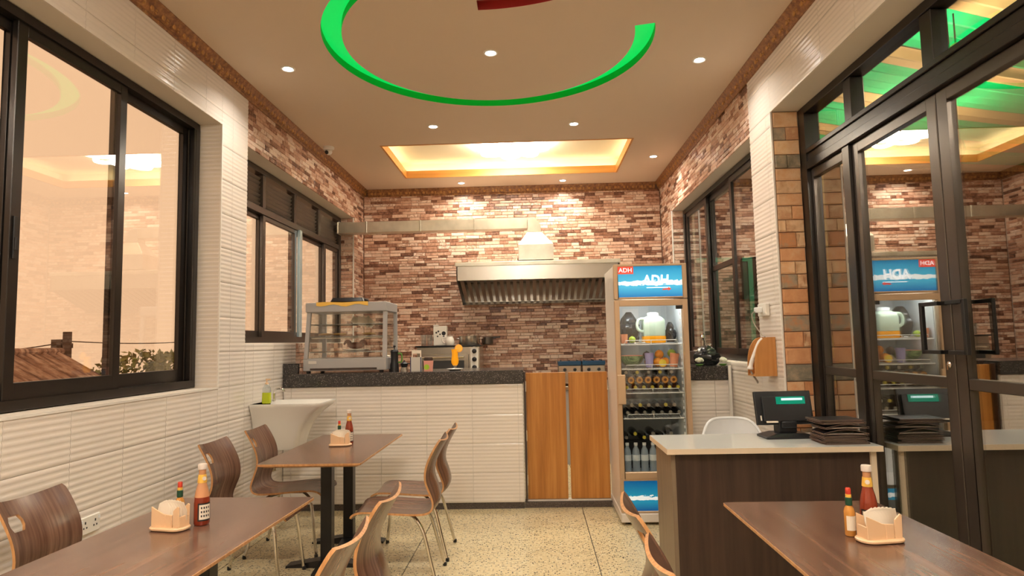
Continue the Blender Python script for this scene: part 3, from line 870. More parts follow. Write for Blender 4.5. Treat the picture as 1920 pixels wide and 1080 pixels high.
# swing doors
mb = MB(); mb.box(-0.112, 0.638, CY + 0.03, CY + 0.14, 0.0, 0.05)
sill = tag(mb.build('door_threshold', 'plinth_granite'), 'dark granite threshold under the wooden swing doors', 'threshold')
mb = MB(); mb.box(-0.102, 0.636, CY + 0.055, CY + 0.13, 0.050, 0.058); mb.build('edge_strip', 'white_plastic', sill)
mb = MB(); mb.box(-0.102, -0.088, CY + 0.02, CY + 0.16, 0.058, 1.165)
tag(mb.build('door_post', 'wenge', bevel=0.002), 'narrow dark wood post at the end of the tiled bar counter', 'post')
def swing(x0, x1, label, hinge):
    t = thing('swing_door', label, 'door', ((x0 + x1) / 2, CY + 0.09, 0.062), 0, 'kitchen swing doors')
    w = x1 - x0
    mb = MB(); mb.box(-w / 2, w / 2, -0.014, 0.014, 0.0, 1.092); mb.build('panel', 'swing_wood', t, bevel=0.003)
    mb = MB()
    for z in (0.12, 0.50, 0.93): mb.box(hinge * w / 2 - 0.003, hinge * w / 2 + 0.003, -0.017, 0.017, z, z + 0.09)
    mb.build('hinge', 'chrome', t)
swing(-0.085, 0.266, 'orange brown wooden swing door next to the tiled counter', -1)
swing(0.292, 0.634, 'orange brown wooden swing door next to the drinks fridge', 1)

# right end of the counter, behind the fridge
t = thing('side_counter', 'short tiled counter with granite top beside the drinks fridge', 'counter', (0, 0, 0))
mb = MB(); mb.box(1.26, R - 0.004, CY + 0.009, 7.70, 0.0, 1.07); body = mb.build('body', 'grout', t)
tile_field(body, '-y', CY, 1.26, R - 0.004, 0.0, 1.068, 1.55, 0.055)
mb = MB(); mb.box(1.245, R - 0.004, CY - 0.022, 7.72, 1.07, 1.185); mb.build('worktop', 'granite', t, bevel=0.004)
mb = MB(); mb.tube([(R - 0.020, CY - 0.042, 0.0), (R - 0.020, CY - 0.042, 1.19)], 0.014, 10)
tag(mb.build('waste_pipe', 'white_plastic', smooth=True), 'thin white pipe standing at the end of the side counter', 'pipe')

# cooking counter at the back wall
t = thing('cooking_counter', 'steel topped kitchen counter along the stone back wall', 'counter', (0, 0, 0))
mb = MB(); mb.box(-2.0, 1.1, 7.62, B - 0.03, 0.0, 0.86); mb.build('body', 'grey_paint', t)
mb = MB(); mb.box(-2.02, 1.12, 7.58, B - 0.02, 0.86, 0.90); mb.build('worktop', 'steel', t, bevel=0.004)

# ------------------------------------------------------------------ hood and duct
t = thing('range_hood', 'long stainless steel range hood with baffle filters on back wall', 'hood', (0, 0, 0))
hx0, hx1, hy = -0.905, 1.02, 7.56
prof = [(hy, 2.375), (8.34, 2.44), (8.34, 1.915), (8.19, 1.915), (8.17, 1.945), (hy + 0.02, 2.165), (hy, 2.165)]
mb = MB(); mb.box(hx0, hx1, hy, hy + 0.012, 2.165, 2.34); mb.build('front_panel', 'steel', t, bevel=0.003)
mb = MB(); mb.box(hx0 - 0.015, hx1 + 0.015, hy - 0.012, hy + 0.02, 2.335, 2.385); mb.build('top_lip', 'duct_steel', t, bevel=0.004)
mb = MB(); mb.add([(hx0, hy + .01, 2.375), (hx1, hy + .01, 2.375), (hx1, 8.34, 2.44), (hx0, 8.34, 2.44), (hx0, hy + .01, 2.36), (hx1, hy + .01, 2.36), (hx1, 8.34, 2.425), (hx0, 8.34, 2.425)], [(0, 1, 2, 3), (7, 6, 5, 4), (0, 4, 5, 1), (1, 5, 6, 2), (2, 6, 7, 3), (3, 7, 4, 0)]); mb.build('roof_panel', 'steel', t)
for a, b in ((hx0, hx0 + 0.012), (hx1 - 0.012, hx1)):
    mb = MB(); mb.prism(prof, 'x', a, b); mb.build('side_panel', 'steel_dark', t)
mb = MB(); mb.prism([(8.19, 1.915), (8.34, 1.915), (8.34, 2.42), (8.328, 2.42), (8.328, 1.93), (8.20, 1.945)], 'x', hx0 + .012, hx1 - .012); mb.build('grease_gutter', 'steel', t)
mb = MB(); mb.box(hx0 + .012, hx1 - .012, 7.60, 8.19, 2.20, 2.21, 0, None); mb.build('filter_tray', 'steel_dark', t)
ang = math.atan2(2.165 - 1.955, 8.18 - (hy + 0.03))
ln = math.hypot(2.165 - 1.955, 8.18 - (hy + 0.03))
nb = 24
for i in range(nb):
    x = hx0 + 0.06 + i * (hx1 - hx0 - 0.12) / (nb - 1)
    part('baffle', 'baffle', lambda m: m.prism([(-0.022, 0.0), (0.022, 0.0), (0.012, 0.022), (-0.012, 0.022)], 'y', 0.0, ln), 'hood_baffle', t, (x, hy + 0.03, 2.165), (-ang, 0, 0))
t = thing('exhaust_duct', 'galvanised exhaust duct running from hood to louvre window', 'duct', (0, 0, 0))
dyc = 7.74
mb = MB(); mb.box(-0.165, 0.255, dyc - 0.14, dyc + 0.18, 2.405, 2.585); mb.build('collar_box', 'duct_steel', t, bevel=0.003)
def frustum(m, a, b):
    (x0, x1, y0, y1, z0), (X0_, X1_, Y0a, Y1a, z1) = a, b
    return m.add([(x0, y0, z0), (x1, y0, z0), (x1, y1, z0), (x0, y1, z0), (X0_, Y0a, z1), (X1_, Y0a, z1), (X1_, Y1a, z1), (X0_, Y1a, z1)], [(0, 3, 2, 1), (4, 5, 6, 7), (0, 1, 5, 4), (1, 2, 6, 5), (2, 3, 7, 6), (3, 0, 4, 7)])
mb = MB(); frustum(mb, (-0.165, 0.255, dyc - 0.14, dyc + 0.18, 2.587), (-0.055, 0.115, dyc - 0.07, dyc + 0.09, 2.745)); mb.build('reducer', 'duct_steel', t, bevel=0.002)
mb = MB(); mb.prism([(-0.055, 2.747), (0.115, 2.747), (0.105, 2.84), (0.05, 2.915), (-0.05, 2.925), (-0.05, 2.79)], 'y', dyc - 0.07, dyc + 0.09); mb.build('elbow', 'duct_steel', t, bevel=0.003)
segs = [-0.052, -0.70, -1.36, -2.02, -2.375]
for a, b in zip(segs[1:], segs[:-1]):
    z = lambda x: 2.79 + (x + 0.05) * -0.012
    mb = MB(); mb.box(a + 0.002, b - 0.002, dyc - 0.07, dyc + 0.09, 2.795, 2.925); mb.box(a + 0.001, a + 0.016, dyc - 0.076, dyc + 0.096, 2.789, 2.931); mb.build('duct_section', 'duct_steel', t, bevel=0.002)

# ------------------------------------------------------------------ drinks fridge
FX0, FX1, FY0, FY1, FH = 0.648, 1.218, 5.13, 5.80, 2.025
t = thing('drinks_fridge', 'upright glass door drinks fridge with blue lit header', 'fridge', (0, 0, 0))
mb = MB()
mb.box(FX0, FX0 + 0.035, FY0 + 0.05, FY1, 0.075, FH); mb.box(FX1 - 0.03, FX1, FY0 + 0.05, FY1, 0.075, FH)
mb.box(FX0 + .035, FX1 - .03, FY1 - 0.04, FY1, 0.075, FH); mb.box(FX0 + .035, FX1 - .03, FY0 + 0.05, FY1 - .04, 1.75, FH); mb.box(FX0 + .035, FX1 - .03, FY0 + 0.05, FY1 - .04, 0.075, 0.365)
cab = mb.build('cabinet', 'fridge_white', t, bevel=0.003)
mb = MB(); a, b = FX0 + .036, FX1 - .031
mb.box(a, a + .006, FY0 + .06, FY1 - .041, .366, 1.749); mb.box(b - .006, b, FY0 + .06, FY1 - .041, .366, 1.749); mb.box(a, b, FY1 - .050, FY1 - .042, .366, 1.749); mb.box(a, b, FY0 + .06, FY1 - .05, 1.741, 1.749); mb.box(a, b, FY0 + .06, FY1 - .05, .366, .374)
mb.build('inner_liner', 'liner', t)
mb = MB(); mb.lathe([(0, 0), (.055, 0), (.055, .004), (.045, .006), (0, .006)], 20, M=Matrix.Translation((0.86, FY1 - .052, 1.60)) @ Matrix.Rotation(PI / 2, 4, 'X')); mb.box(0.79, 0.93, FY1 - .056, FY1 - .051, 1.50, 1.70)
vent = mb.build('fan_cover', 'wire_white', t)
for k in range(10):
    aa = 2 * PI * k / 10
    part('vent_hole', 'venthole', lambda m: m.lathe([(0, 0), (.006, 0), (.006, .002), (0, .002)], 8), 'slot_dark', vent, (0.86 + .036 * math.cos(aa), FY1 - .0585, 1.60 + .036 * math.sin(aa)), (PI / 2, 0, 0))
# header
mb = MB(); y = FY0
mb.box(FX0 - .004, FX0 + .030, y, y + .05, 1.752, FH + .004); mb.box(FX1 - .030, FX1 + .004, y, y + .05, 1.752, FH + .004); mb.box(FX0 + .030, FX1 - .030, y, y + .05, 2.012, FH + .004); mb.box(FX0 + .03, FX1 - .03, y, y + .05, 1.752, 1.766)
mb.build('header_frame', 'fridge_trim', t, bevel=0.003)
mb = MB(); mb.box(FX0 + .030, FX1 - .030, y + .010, y + .016, 1.766, 2.012); hp = mb.build('header_sign', 'header_print', t)
mb = MB(); mb.box(FX0 + .030, FX0 + .155, y + .007, y + .010, 1.952, 2.012); mb.build('red_tag', 'red_tag', hp)
link('lettering', text_mesh('ADH', 0.050, 'white_print'), hp, (FX0 + .092, y + .006, 1.981), (PI / 2, 0, 0))
link('lettering', text_mesh('ADH', 0.112, 'white_print', 0.0015, 0.08, 0.003), hp, (0.978, y + .008, 1.895), (PI / 2, 0, 0), (0.86, 1, 1))
mb = MB(); mb.box(0.905, 1.09, y + .0075, y + .0095, 1.836, 1.842); mb.build('tagline_rule', 'white_print', hp)
mb = MB(); mb.prism([(1.03, 1.828), (1.075, 1.833), (1.075, 1.842), (1.10, 1.827), (1.075, 1.812), (1.075, 1.821), (1.03, 1.818)], 'y', y + .0072, y + .0092); mb.build('red_arrow', 'red_tag', hp)
# door
mb = MB(); z0, z1 = 0.352, 1.742
mb.box(FX0 - .004, FX0 + .034, y, y + .042, z0, z1); mb.box(FX1 - .036, FX1 + .004, y, y + .042, z0, z1); mb.box(FX0 + .034, FX1 - .036, y, y + .042, 1.694, z1); mb.box(FX0 + .034, FX1 - .036, y, y + .042, z0, .400)
door = mb.build('door', 'fridge_trim', t, bevel=0.003)
mb = MB(); mb.box(FX0 + .032, FX1 - .034, y + .016, y + .022, .398, 1.696); mb.build('pane', 'pane_case', door)
mb = MB(); mb.box(FX0 - .002, FX0 + .060, y - .020, y - .002, .925, 1.155); mb.build('handle', 'fridge_trim', door, bevel=0.004)
mb = MB(); mb.box(FX1 - .090, FX1 - .038, y + .004, y + .012, 1.665, 1.693); mb.box(FX1 - .070, FX1 - .060, y + .002, y + .005, 1.672, 1.686, 0); mb.build('thermostat', 'black_plastic', door, bevel=0.001)
mb = MB(); mb.box(FX0 + .085, FX1 - .115, y + .075, y + .095, 1.705, 1.722); mb.build('led_tube', 'led_white', t)
# shelves
SH = [1.392, 1.196, 1.006, 0.806]
def shelf(m):
    w0, w1, y0, y1 = FX0 + .045, FX1 - .040, FY0 + .075, FY1 - .06
    for xx in (w0, w1): m.tube([(xx, y0, 0), (xx, y1, 0)], .004, 6)
    n = 22
    for i in range(n + 1):
        xx = w0 + (w1 - w0) * i / n
        m.tube([(xx, y0, .003), (xx, y1, .003)], .0022, 4)
    m.tube([(w0, y0, -.004), (w1, y0, -.004)], .005, 6); m.tube([(w0, y1, 0), (w1, y1, 0)], .004, 6)
    m.tube([(w0, y0, .0), (w0 + .03, y0, .0), (w0 + .04, y0, .030), (w1 - .04, y0, .030), (w1 - .03, y0, 0), (w1, y0, 0)], .0034, 6)
    m.tube([(.5 * (w0 + w1), y0, 0), (.5 * (w0 + w1), y0, .03)], .003, 6)
    return m
for z in SH:
    part('shelf', 'fshelf', shelf, 'wire_white', t, (0, 0, z))
mb = MB()
for k in range(26):
    z = .42 + k * .05
    mb.box(FX1 - .046, FX1 - .038, FY0 + .085, FY0 + .10, z, z + .02)
mb.build('shelf_rail', 'wire_white', t)
# base
mb = MB(); mb.box(FX0 - .002, FX0 + .022, y + .002, y + .05, .092, .348); mb.box(FX1 - .022, FX1 + .002, y + .002, y + .05, .092, .348); mb.box(FX0 + .022, FX1 - .022, y + .002, y + .05, .334, .348); mb.box(FX0 + .022, FX1 - .022, y + .002, y + .05, .092, .104)
mb.build('base_frame', 'fridge_trim', t, bevel=0.002)
mb = MB(); mb.box(FX0 + .022, FX1 - .022, y + .012, y + .018, .104, .334); mb.build('base_sign', 'base_print', t)
mb = MB(); mb.prism([(FY0 - .012, .022), (FY0 - .012, .086), (FY0 + .02, .092), (FY1, .092), (FY1, .022)], 'x', FX0 - .006, FX1 + .006); mb.build('plinth', 'fridge_white', t, bevel=0.004)
mb = MB()
for xx in (FX0 + .05, FX1 - .05):
    for yy in (FY0 + .06, FY1 - .06): mb.lathe([(.02, 0), (.02, .024)], 10, (xx, yy, 0))
mb.build('foot', 'black_plastic', t)
for yy in (FY0 + 0.08, 5.45): pass

# fridge contents -------------------------------------------------
def bag(name, label, loc, sc, seed, cat='bag', group=None):
    rg = random.Random(seed)
    mb = MB()
    seg, rings = 22, 14
    ph = [rg.uniform(0, 6.28) for _ in range(6)]
    vs_, fs = [], []
    for i in range(rings + 1):
        u = i / rings
        r = (.72 + .28 * math.sin(PI * min(1, u * 1.25))) if u < .62 else .72 * math.cos((u - .62) / .38 * 1.35) ** .8 + .02
        for k in range(seg):
            a = 2 * PI * k / seg
            j = 1 + .10 * math.sin(5 * a + ph[0] + 4 * u) + .08 * math.sin(9 * a + ph[1] - 6 * u) + .05 * rg.uniform(-1, 1)
            vs_.append((r * j * math.cos(a), r * j * math.sin(a) * .8, u * 2))
    for i in range(rings):
        for k in range(seg):
            k2 = (k + 1) % seg
            fs.append((i * seg + k, i * seg + k2, (i + 1) * seg + k2, (i + 1) * seg + k))
    fs.append(tuple(range(seg))[::-1]); fs.append(tuple(range(rings * seg, (rings + 1) * seg)))
    mb.add(vs_, fs, 0, Matrix.Diagonal((sc[0], sc[1], sc[2], 1)))
    o = mb.build(name, 'black_bag', smooth=True, angle=28)
    o.location = loc
    return tag(o, label, cat, group)
bag('plastic_bag', 'large crumpled black plastic bag at left on top fridge shelf', (0.800, 5.46, SH[0] + .012), (0.088, 0.12, 0.128), 5)
bag('plastic_bag', 'small black plastic bag right of the juice jug', (1.122, 5.36, SH[0] + .012), (0.042, 0.08, 0.082), 8)
t = thing('juice_jug', 'translucent plastic jug with orange juice at the bottom, fridge top shelf', 'jug', (0.985, 5.36, SH[0] + .007))
def rrect(w, d, r, n=5):
    pts = []
    for cx, cy, a0 in ((w - r, d - r, 0), (-w + r, d - r, 90), (-w + r, -d + r, 180), (w - r, -d + r, 270)):
        for k in range(n + 1):
            a = math.radians(a0 + 90 * k / n); pts.append((cx + r * math.cos(a), cy + r * math.sin(a)))
    return pts
def loft(m, secs, mi=0):
    n = len(secs[0][0]); vs_ = []; fs = []
    for poly, z in secs: vs_ += [(a, b, z) for a, b in poly]
    for i in range(len(secs) - 1):
        for k in range(n):
            k2 = (k + 1) % n
            fs.append((i * n + k, i * n + k2, (i + 1) * n + k2, (i + 1) * n + k))
    fs.append(tuple(range(n))[::-1]); fs.append(tuple(range((len(secs) - 1) * n, len(secs) * n)))
    return m.add(vs_, fs, mi)
mb = MB(); loft(mb, [(rrect(.088, .075, .02), .058), (rrect(.088, .075, .02), .17), (rrect(.083, .07, .025), .195), (rrect(.062, .05, .03), .215), (rrect(.05, .04, .03), .222)]); mb.build('body', 'jug_frost', t, smooth=True)
mb = MB(); loft(mb, [(rrect(.086, .073, .02), 0), (rrect(.089, .076, .02), .008), (rrect(.089, .076, .02), .056)]); mb.build('juice', 'orange_juice', t, smooth=True)
mb = MB(); mb.lathe([(.043, .221), (.048, .224), (.048, .245), (.03, .252), (0, .252)], 16); mb.build('cap', 'wire_white', t, smooth=True)
mb = MB(); mb.tube(catmull([(-.07, -.03, .20), (-.115, -.03, .195), (-.135, -.03, .16), (-.13, -.03, .115), (-.10, -.03, .095), (-.08, -.03, .10)], 18), .0125, 10); mb.build('handle', 'jug_frost', t, smooth=True)
def cup(name, label, loc, r0, r1, h, m, extra=None):
    mb = MB(); mb.lathe([(0, 0), (r0, 0), (r1, h), (r1 - .004, h), (r0 - .003, .004), (0, .004)], 18)
    o = mb.build(name, m, smooth=True); o.location = loc
    return tag(o, label, 'cup')
cup('red_cup', 'red cup at the left edge of the top fridge shelf', (0.728, 5.252, SH[0] + .007), .026, .030, .075, 'terracotta')
def fruit(name, label, loc, r, m, cat, group=None, sc=(1, 1, 1)):
    t = thing(name, label, cat, loc, rnd.uniform(0, 6), group)
    part('fruit_body', ('fr', r, m, sc), lambda q: q.ball((0, 0, 0), r, 16, 10, sc=sc), m, t, smooth=True)
    part('stem', 'fstem', lambda q: q.lathe([(0, 0), (.004, 0), (.003, .006), (0, .006)], 6), 'leaf_green', t, (0, 0, r * sc[2] - .002))
    return t
fruit('lime', 'bright green lime beside the red cup on top fridge shelf', (0.792, 5.250, SH[0] + .036), .028, 'lime', 'lime')
mb = MB(); mb.lathe([(0, 0), (.06, 0), (.062, .006), (.058, .012), (0, .012)], 18, squash=(1, .7)); o = mb.build('foil_tray', 'chrome', smooth=True); o.location = (0.845, 5.26, SH[0] + .007); tag(o, 'flat shiny foil packet before the black bag in fridge', 'packet')
# second shelf
t = thing('watermelon', 'halved watermelon with pink flesh on second fridge shelf', 'watermelon', (0.802, 5.40, SH[1] + .008))
mb = MB()
vs_, fs = [], []
seg, rings = 20, 7
for i in range(rings + 1):
    th = PI / 2 + (PI / 2) * i / rings
    for k in range(seg):
        a = 2 * PI * k / seg; vs_.append((.10 * math.sin(th) * math.cos(a), .15 * math.sin(th) * math.sin(a), .092 + .092 * math.cos(th)))
for i in range(rings):
    for k in range(seg):
        k2 = (k + 1) % seg; fs.append((i * seg + k, (i + 1) * seg + k, (i + 1) * seg + k2, i * seg + k2))
mb.add(vs_, fs); mb.build('rind', 'melon_rind', t, smooth=True)
mb = MB(); mb.lathe([(0, .097), (.07, .096), (.094, .093), (.098, .090), (0, .088)], 20, squash=(1, 1.5)); mb.build('flesh', 'melon_red', t, smooth=True)
cup('purple_cup', 'pale purple plastic cup in the middle of second fridge shelf', (0.925, 5.26, SH[1] + .008), .030, .037, .115, 'purple_plastic')
cup('orange_cup', 'tilted salmon coloured cup at right of second fridge shelf', (1.120, 5.27, SH[1] + .008), .030, .038, .110, 'terracotta').rotation_euler = (0, math.radians(7), 0)
fruit('avocado', 'green avocado resting behind the salmon coloured cup', (1.135, 5.40, SH[1] + .115), .034, 'lime', 'avocado')
fruit('onion', 'dark purple onion behind the purple cup in fridge', (0.93, 5.40, SH[1] + .10), .034, 'wenge', 'onion')
for i, (x, yy, z, lab) in enumerate(((1.005, 5.34, .045, 'orange at the lower left of the heap in fridge'), (1.075, 5.38, .045, 'orange at the lower right of the heap in fridge'), (1.035, 5.46, .045, 'orange at the back of the heap in fridge'), (1.03, 5.385, .107, 'orange lying on top of the heap in fridge'), (0.962, 5.49, .045, 'orange right behind the purple cup in fridge'))):
    fruit('orange', lab, (x, yy, SH[1] + z), .037, 'orange', 'orange', 'oranges on the second fridge shelf')
t = thing('orange_half', 'cut orange half facing the glass on second fridge shelf', 'orange', (1.03, 5.25, SH[1] + .041))
mb = MB(); mb.lathe([(0, -.028), (.02, -.024), (.032, -.01), (.034, 0), (0, .0)], 18, M=Matrix.Rotation(math.radians(80), 4, 'X')); mb.build('peel', 'orange', t, smooth=True)
mb = MB(); mb.lathe([(0, .0015), (.029, .0015), (.029, 0), (0, 0)], 18, M=Matrix.Rotation(math.radians(80), 4, 'X')); mb.build('flesh', 'yellow', t)
# bottles lying with caps to the door
def lying_bottle(x, yy, z, label, kind):
    gl, cp = {'amber': ('amber_glass', 'cap_yellow'), 'dark': ('dark_glass', 'cap_silver'), 'darky': ('dark_glass', 'cap_yellow'), 'end': ('amber_glass', None)}[kind]
    t = thing('beer_bottle', label, 'bottle', (x, yy, z), 0, 'bottles lying in the drinks fridge')
    rot = (PI / 2, 0, 0)
    if kind == 'end':
        part('glass_body', 'beb', lambda m: m.lathe([(0, 0), (.026, .0), (.031, .004), (.031, .13), (.013, .19), (.013, .23), (0, .23)], 16), gl, t, (0, 0, 0), (-PI / 2, 0, 0), smooth=True)
        part('bottle_base', 'beb2', lambda m: m.lathe([(0, .003), (.010, .002), (.013, -.001), (.024, -.002), (.027, .001), (0, .001)], 16), 'amber_end', t, (0, 0, 0), (-PI / 2, 0, 0), smooth=True)
    else:
        part('glass_body', 'bb' + gl, lambda m: m.lathe([(0, -.23), (.029, -.23), (.031, -.22), (.031, -.10), (.024, -.07), (.013, -.045), (.012, .0), (0, .0)], 16), gl, t, (0, 0, 0), rot, smooth=True)
        part('crown_cap', 'bc' + cp, lambda m: m.lathe([(0, .006), (.012, .006), (.0145, .002), (.015, -.006), (0, -.006)], 14), cp, t, (0, 0, 0), rot, smooth=True)
BW = ['first', 'second', 'third', 'fourth', 'fifth', 'sixth', 'seventh']
for i in range(7):
    lying_bottle(0.735 + i * .068, 5.24, SH[2] + .040, BW[i] + ' bottle from left in bottom row of third fridge shelf', 'amber')
for i in range(6):
    lying_bottle(0.770 + i * .068, 5.235, SH[2] + .098, BW[i] + ' bottle from left in middle row of third fridge shelf, base outwards', 'end')
for i in range(5):
    lying_bottle(0.740 + i * .092, 5.30, SH[2] + .156, BW[i] + ' bottle from left in top row of third fridge shelf', 'darky' if i % 2 else 'dark')
for i in range(7):
    lying_bottle(0.735 + i * .068, 5.24, SH[3] + .040, BW[i] + ' bottle from left in bottom row of fourth fridge shelf', 'dark')
for i in range(6):
    lying_bottle(0.770 + i * .068, 5.25, SH[3] + .098, BW[i] + ' bottle from left in upper row of fourth fridge shelf', 'darky' if i % 3 == 1 else 'dark')
zb = .376
def water_bottle(x, yy, z, label):
    t = thing('water_bottle', label, 'bottle', (x, yy, z), 0, 'water bottles on the fridge floor')
    part('bottle_body', 'wb', lambda m: m.lathe([(0, 0), (.028, 0), (.031, .01), (.029, .03), (.031, .05), (.029, .07), (.031, .09), (.030, .15), (.026, .175), (.014, .20), (.013, .215), (0, .215)], 16), 'bottle_water', t, smooth=True)
    part('label_band', 'wbl', lambda m: m.lathe([(.0305, .095), (.0318, .095), (.0318, .14), (.0305, .14)], 16), 'label_blue', t, smooth=True)
    part('screw_cap', 'wbc', lambda m: m.lathe([(.0145, .212), (.0150, .212), (.0150, .232), (0, .232)], 12), 'wire_white', t, smooth=True)
for i in range(7):
    water_bottle(0.722 + i * .068, 5.25, zb, BW[i] + ' clear water bottle from left on the fridge floor')
for i in range(6):
    lying_bottle(0.725 + i * .072, 5.30, zb + .265 + (0.03 if i % 2 else 0), BW[i] + ' bottle from left lying above the water bottles', 'darky' if i in (1, 2) else 'dark')
mb = MB(); mb.box(FX0 + .05, FX1 - .045, 5.42, 5.66, zb + .001, zb + .232)
tag(mb.build('bottle_crate', 'black_plastic', bevel=0.006), 'dark crate behind the water bottles on the fridge floor', 'crate')

# ------------------------------------------------------------------ chairs
CH_PROF = catmull([(.262, 0, .398), (.250, 0, .418), (.205, 0, .431), (.10, 0, .428), (-.02, 0, .419), (-.12, 0, .413), (-.185, 0, .418), (-.225, 0, .442), (-.240, 0, .485), (-.228, 0, .55), (-.205, 0, .62), (-.212, 0, .69), (-.245, 0, .765), (-.290, 0, .840)], 52)
CH_W = [(0, .175), (.08, .195), (.3, .200), (.45, .192), (.56, .178), (.66, .172), (.76, .180), (.88, .183), (.97, .182), (1.0, .179)]
def lerp_tab(tab, x):
    for (a, va), (b, vb) in zip(tab[:-1], tab[1:]):
        if x <= b: return va + (vb - va) * (x - a) / (b - a)
    return tab[-1][1]
def chair_shell(m):
    n = len(CH_PROF) - 1
    nv = 16
    top, bot = {}, {}
    vs_ = []
    hole_i = (46, 49); hole_j = (1, 5)          # slot near the top on the sitter's right
    def pt(i, s, side):
        t = i / n
        p = CH_PROF[i]
        tg = (CH_PROF[min(i + 1, n)] - CH_PROF[max(i - 1, 0)]).normalized()
        nr = Vector((-tg.z, 0, tg.x))           # towards the sitter side
        if nr.z < 0 and t < 0.4: nr = -nr
        if t >= 0.4 and nr.x < 0: nr = -nr
        w = lerp_tab(CH_W, t)
        back = max(0.0, min(1.0, (t - .5) / .2))
        curv = (0.010 * (1 - back) + 0.030 * back) * (s * s)
        q = p + nr * (curv + (0.006 if side else -0.006))
        return (q.x, w * s, q.z)
    for side in (1, 0):
        for i in range(n + 1):
            for j in range(nv + 1):
                ii, s = i, -1 + 2 * j / nv
                # round the slot corners
                if (i in hole_i) and (j in hole_j):
                    s += (0.07 if j == hole_j[0] else -0.07)
                # round outer corners of shell ends
                if i in (0, n) and j in (0, nv): s *= 0.955
                if i in (1, n - 1) and j in (0, nv): s *= 0.992
                vs_.append(pt(ii, s, side))
    S = (n + 1) * (nv + 1)
    idx = lambda side, i, j: (0 if side else S) + i * (nv + 1) + j
    solid = lambda i, j: 0 <= i < n and 0 <= j < nv and not (hole_i[0] <= i < hole_i[1] and hole_j[0] <= j < hole_j[1])
    fa, fe = [], []
    for i in range(n):
        for j in range(nv):
            if not solid(i, j): continue
            fa.append((idx(1, i, j), idx(1, i + 1, j), idx(1, i + 1, j + 1), idx(1, i, j + 1)))
            fa.append((idx(0, i, j + 1), idx(0, i + 1, j + 1), idx(0, i + 1, j), idx(0, i, j)))
            for di, dj, a, b in ((-1, 0, (i, j), (i, j + 1)), (1, 0, (i + 1, j + 1), (i + 1, j)), (0, -1, (i + 1, j), (i, j)), (0, 1, (i, j + 1), (i + 1, j + 1))):
                if not solid(i + di, j + dj):
                    fe.append((idx(1, *a), idx(1, *b), idx(0, *b), idx(0, *a)))
    o = len(m.v)
    m.v += vs_
    m.f += fa + fe
    m.m += [0] * len(fa) + [1] * len(fe)
    return m
def chair_leg(front, side):
    def f(m):
        s = side
        if front:
            pts = catmull([(.10, .05 * s, .405), (.155, .13 * s, .402), (.185, .165 * s, .385), (.205, .178 * s, .33), (.225, .190 * s, .17), (.245, .203 * s, .006)], 22)
        else:
            pts = catmull([(-.06, .05 * s, .398), (-.10, .13 * s, .397), (-.13, .165 * s, .375), (-.165, .178 * s, .31), (-.205, .190 * s, .16), (-.245, .203 * s, .006)], 22)
        m.tube(pts, .0105, 10)
        m.lathe([(0, 0), (.012, 0), (.013, .006), (.0125, .022), (.0105, .024)], 10, (pts[-1][0], pts[-1][1], 0), 1)
        return m
    return f
def chair(x, y, rz, label):
    t = thing('cafe_chair', label, 'chair', (x, y, 0), rz, 'bent plywood cafe chairs')
    part('seat_shell', 'chair_shell', chair_shell, ['chair_wood', 'ply_edge'], t, smooth=True, angle=50, recalc=True)
    for fr in (1, 0):
        for s in (-1, 1):
            part('leg', ('cleg', fr, s), chair_leg(fr, s), ['chrome', 'black_plastic'], t, smooth=True)
    part('under_frame', 'cuf', lambda m: (m.box(-.075, .115, -.055, .055, .398, .404), m.tube([(.10, -.05, .404), (.10, .05, .404)], .010, 8), m.tube([(-.06, -.05, .398), (-.06, .05, .398)], .010, 8)) and m, 'black_metal', t)
    return t
LX, RX = -1.76, -0.85
chair(LX, 4.02, 0.0, 'brown plywood chair against tiled wall, near left seat of the back table')
chair(LX, 4.64, 0.02, 'brown plywood chair left of the back table, beside the wash basin')
chair(RX, 4.06, PI + .03, 'brown plywood chair on the aisle side of the back table, nearer one')
chair(RX, 4.55, PI, 'brown plywood chair on aisle side of the back table, partly hidden behind another')
chair(-0.845, 2.57, PI, 'brown plywood chair at the aisle side of near left table, farther one')
chair(-0.845, 2.04, PI - .02, 'brown plywood chair at the aisle side of near left table, cut by frame')
chair(0.59, 2.34, 0.0, 'brown plywood chair left of the right table, farther one, below the fridge')
chair(0.59, 1.81, 0.0, 'brown plywood chair left of the right table, cut by the bottom frame')
chair(-1.81, 2.62, 0.0, 'brown plywood chair with oval slot at left picture edge by the wall')

# ------------------------------------------------------------------ tables
def table_top(m, w=.64, l=1.25):
    z1, z0 = .72, .695
    rr = lambda k: rrect(w / 2 - k, l / 2 - k, .014, 3)
    n = len(rr(0))
    secs = [(rr(.030), z0), (rr(.0), z1 - .012), (rr(.0), z1 - .0015), (rr(.0015), z1)]
    for (a, za), (b, zb_), mi in zip(secs[:-1], secs[1:], (1, 1, 1)):
        o = len(m.v); m.v += [(p[0], p[1], za) for p in a] + [(p[0], p[1], zb_) for p in b]
        for k in range(n):
            k2 = (k + 1) % n; m.f.append((o + k, o + k2, o + n + k2, o + n + k)); m.m.append(mi)
    o = len(m.v); m.v += [(p[0], p[1], z1) for p in secs[-1][0]]; m.f.append(tuple(range(o, o + n))); m.m.append(0)
    o = len(m.v); m.v += [(p[0], p[1], z0) for p in secs[0][0]]; m.f.append(tuple(range(o, o + n))[::-1]); m.m.append(1)
    return m
def foot(m):
    # flat tapered foot across the table
    m.prism([(-.26, 0), (.26, 0), (.26, .012), (.05, .045), (-.05, .045), (-.26, .012)], 'y', -.045, .045)
    m.prism([(-.20, 0.0), (.20, 0.0), (.20, .012), (.045, .040), (-.045, .040), (-.20, .012)], 'x', -.04, .04)
    return m
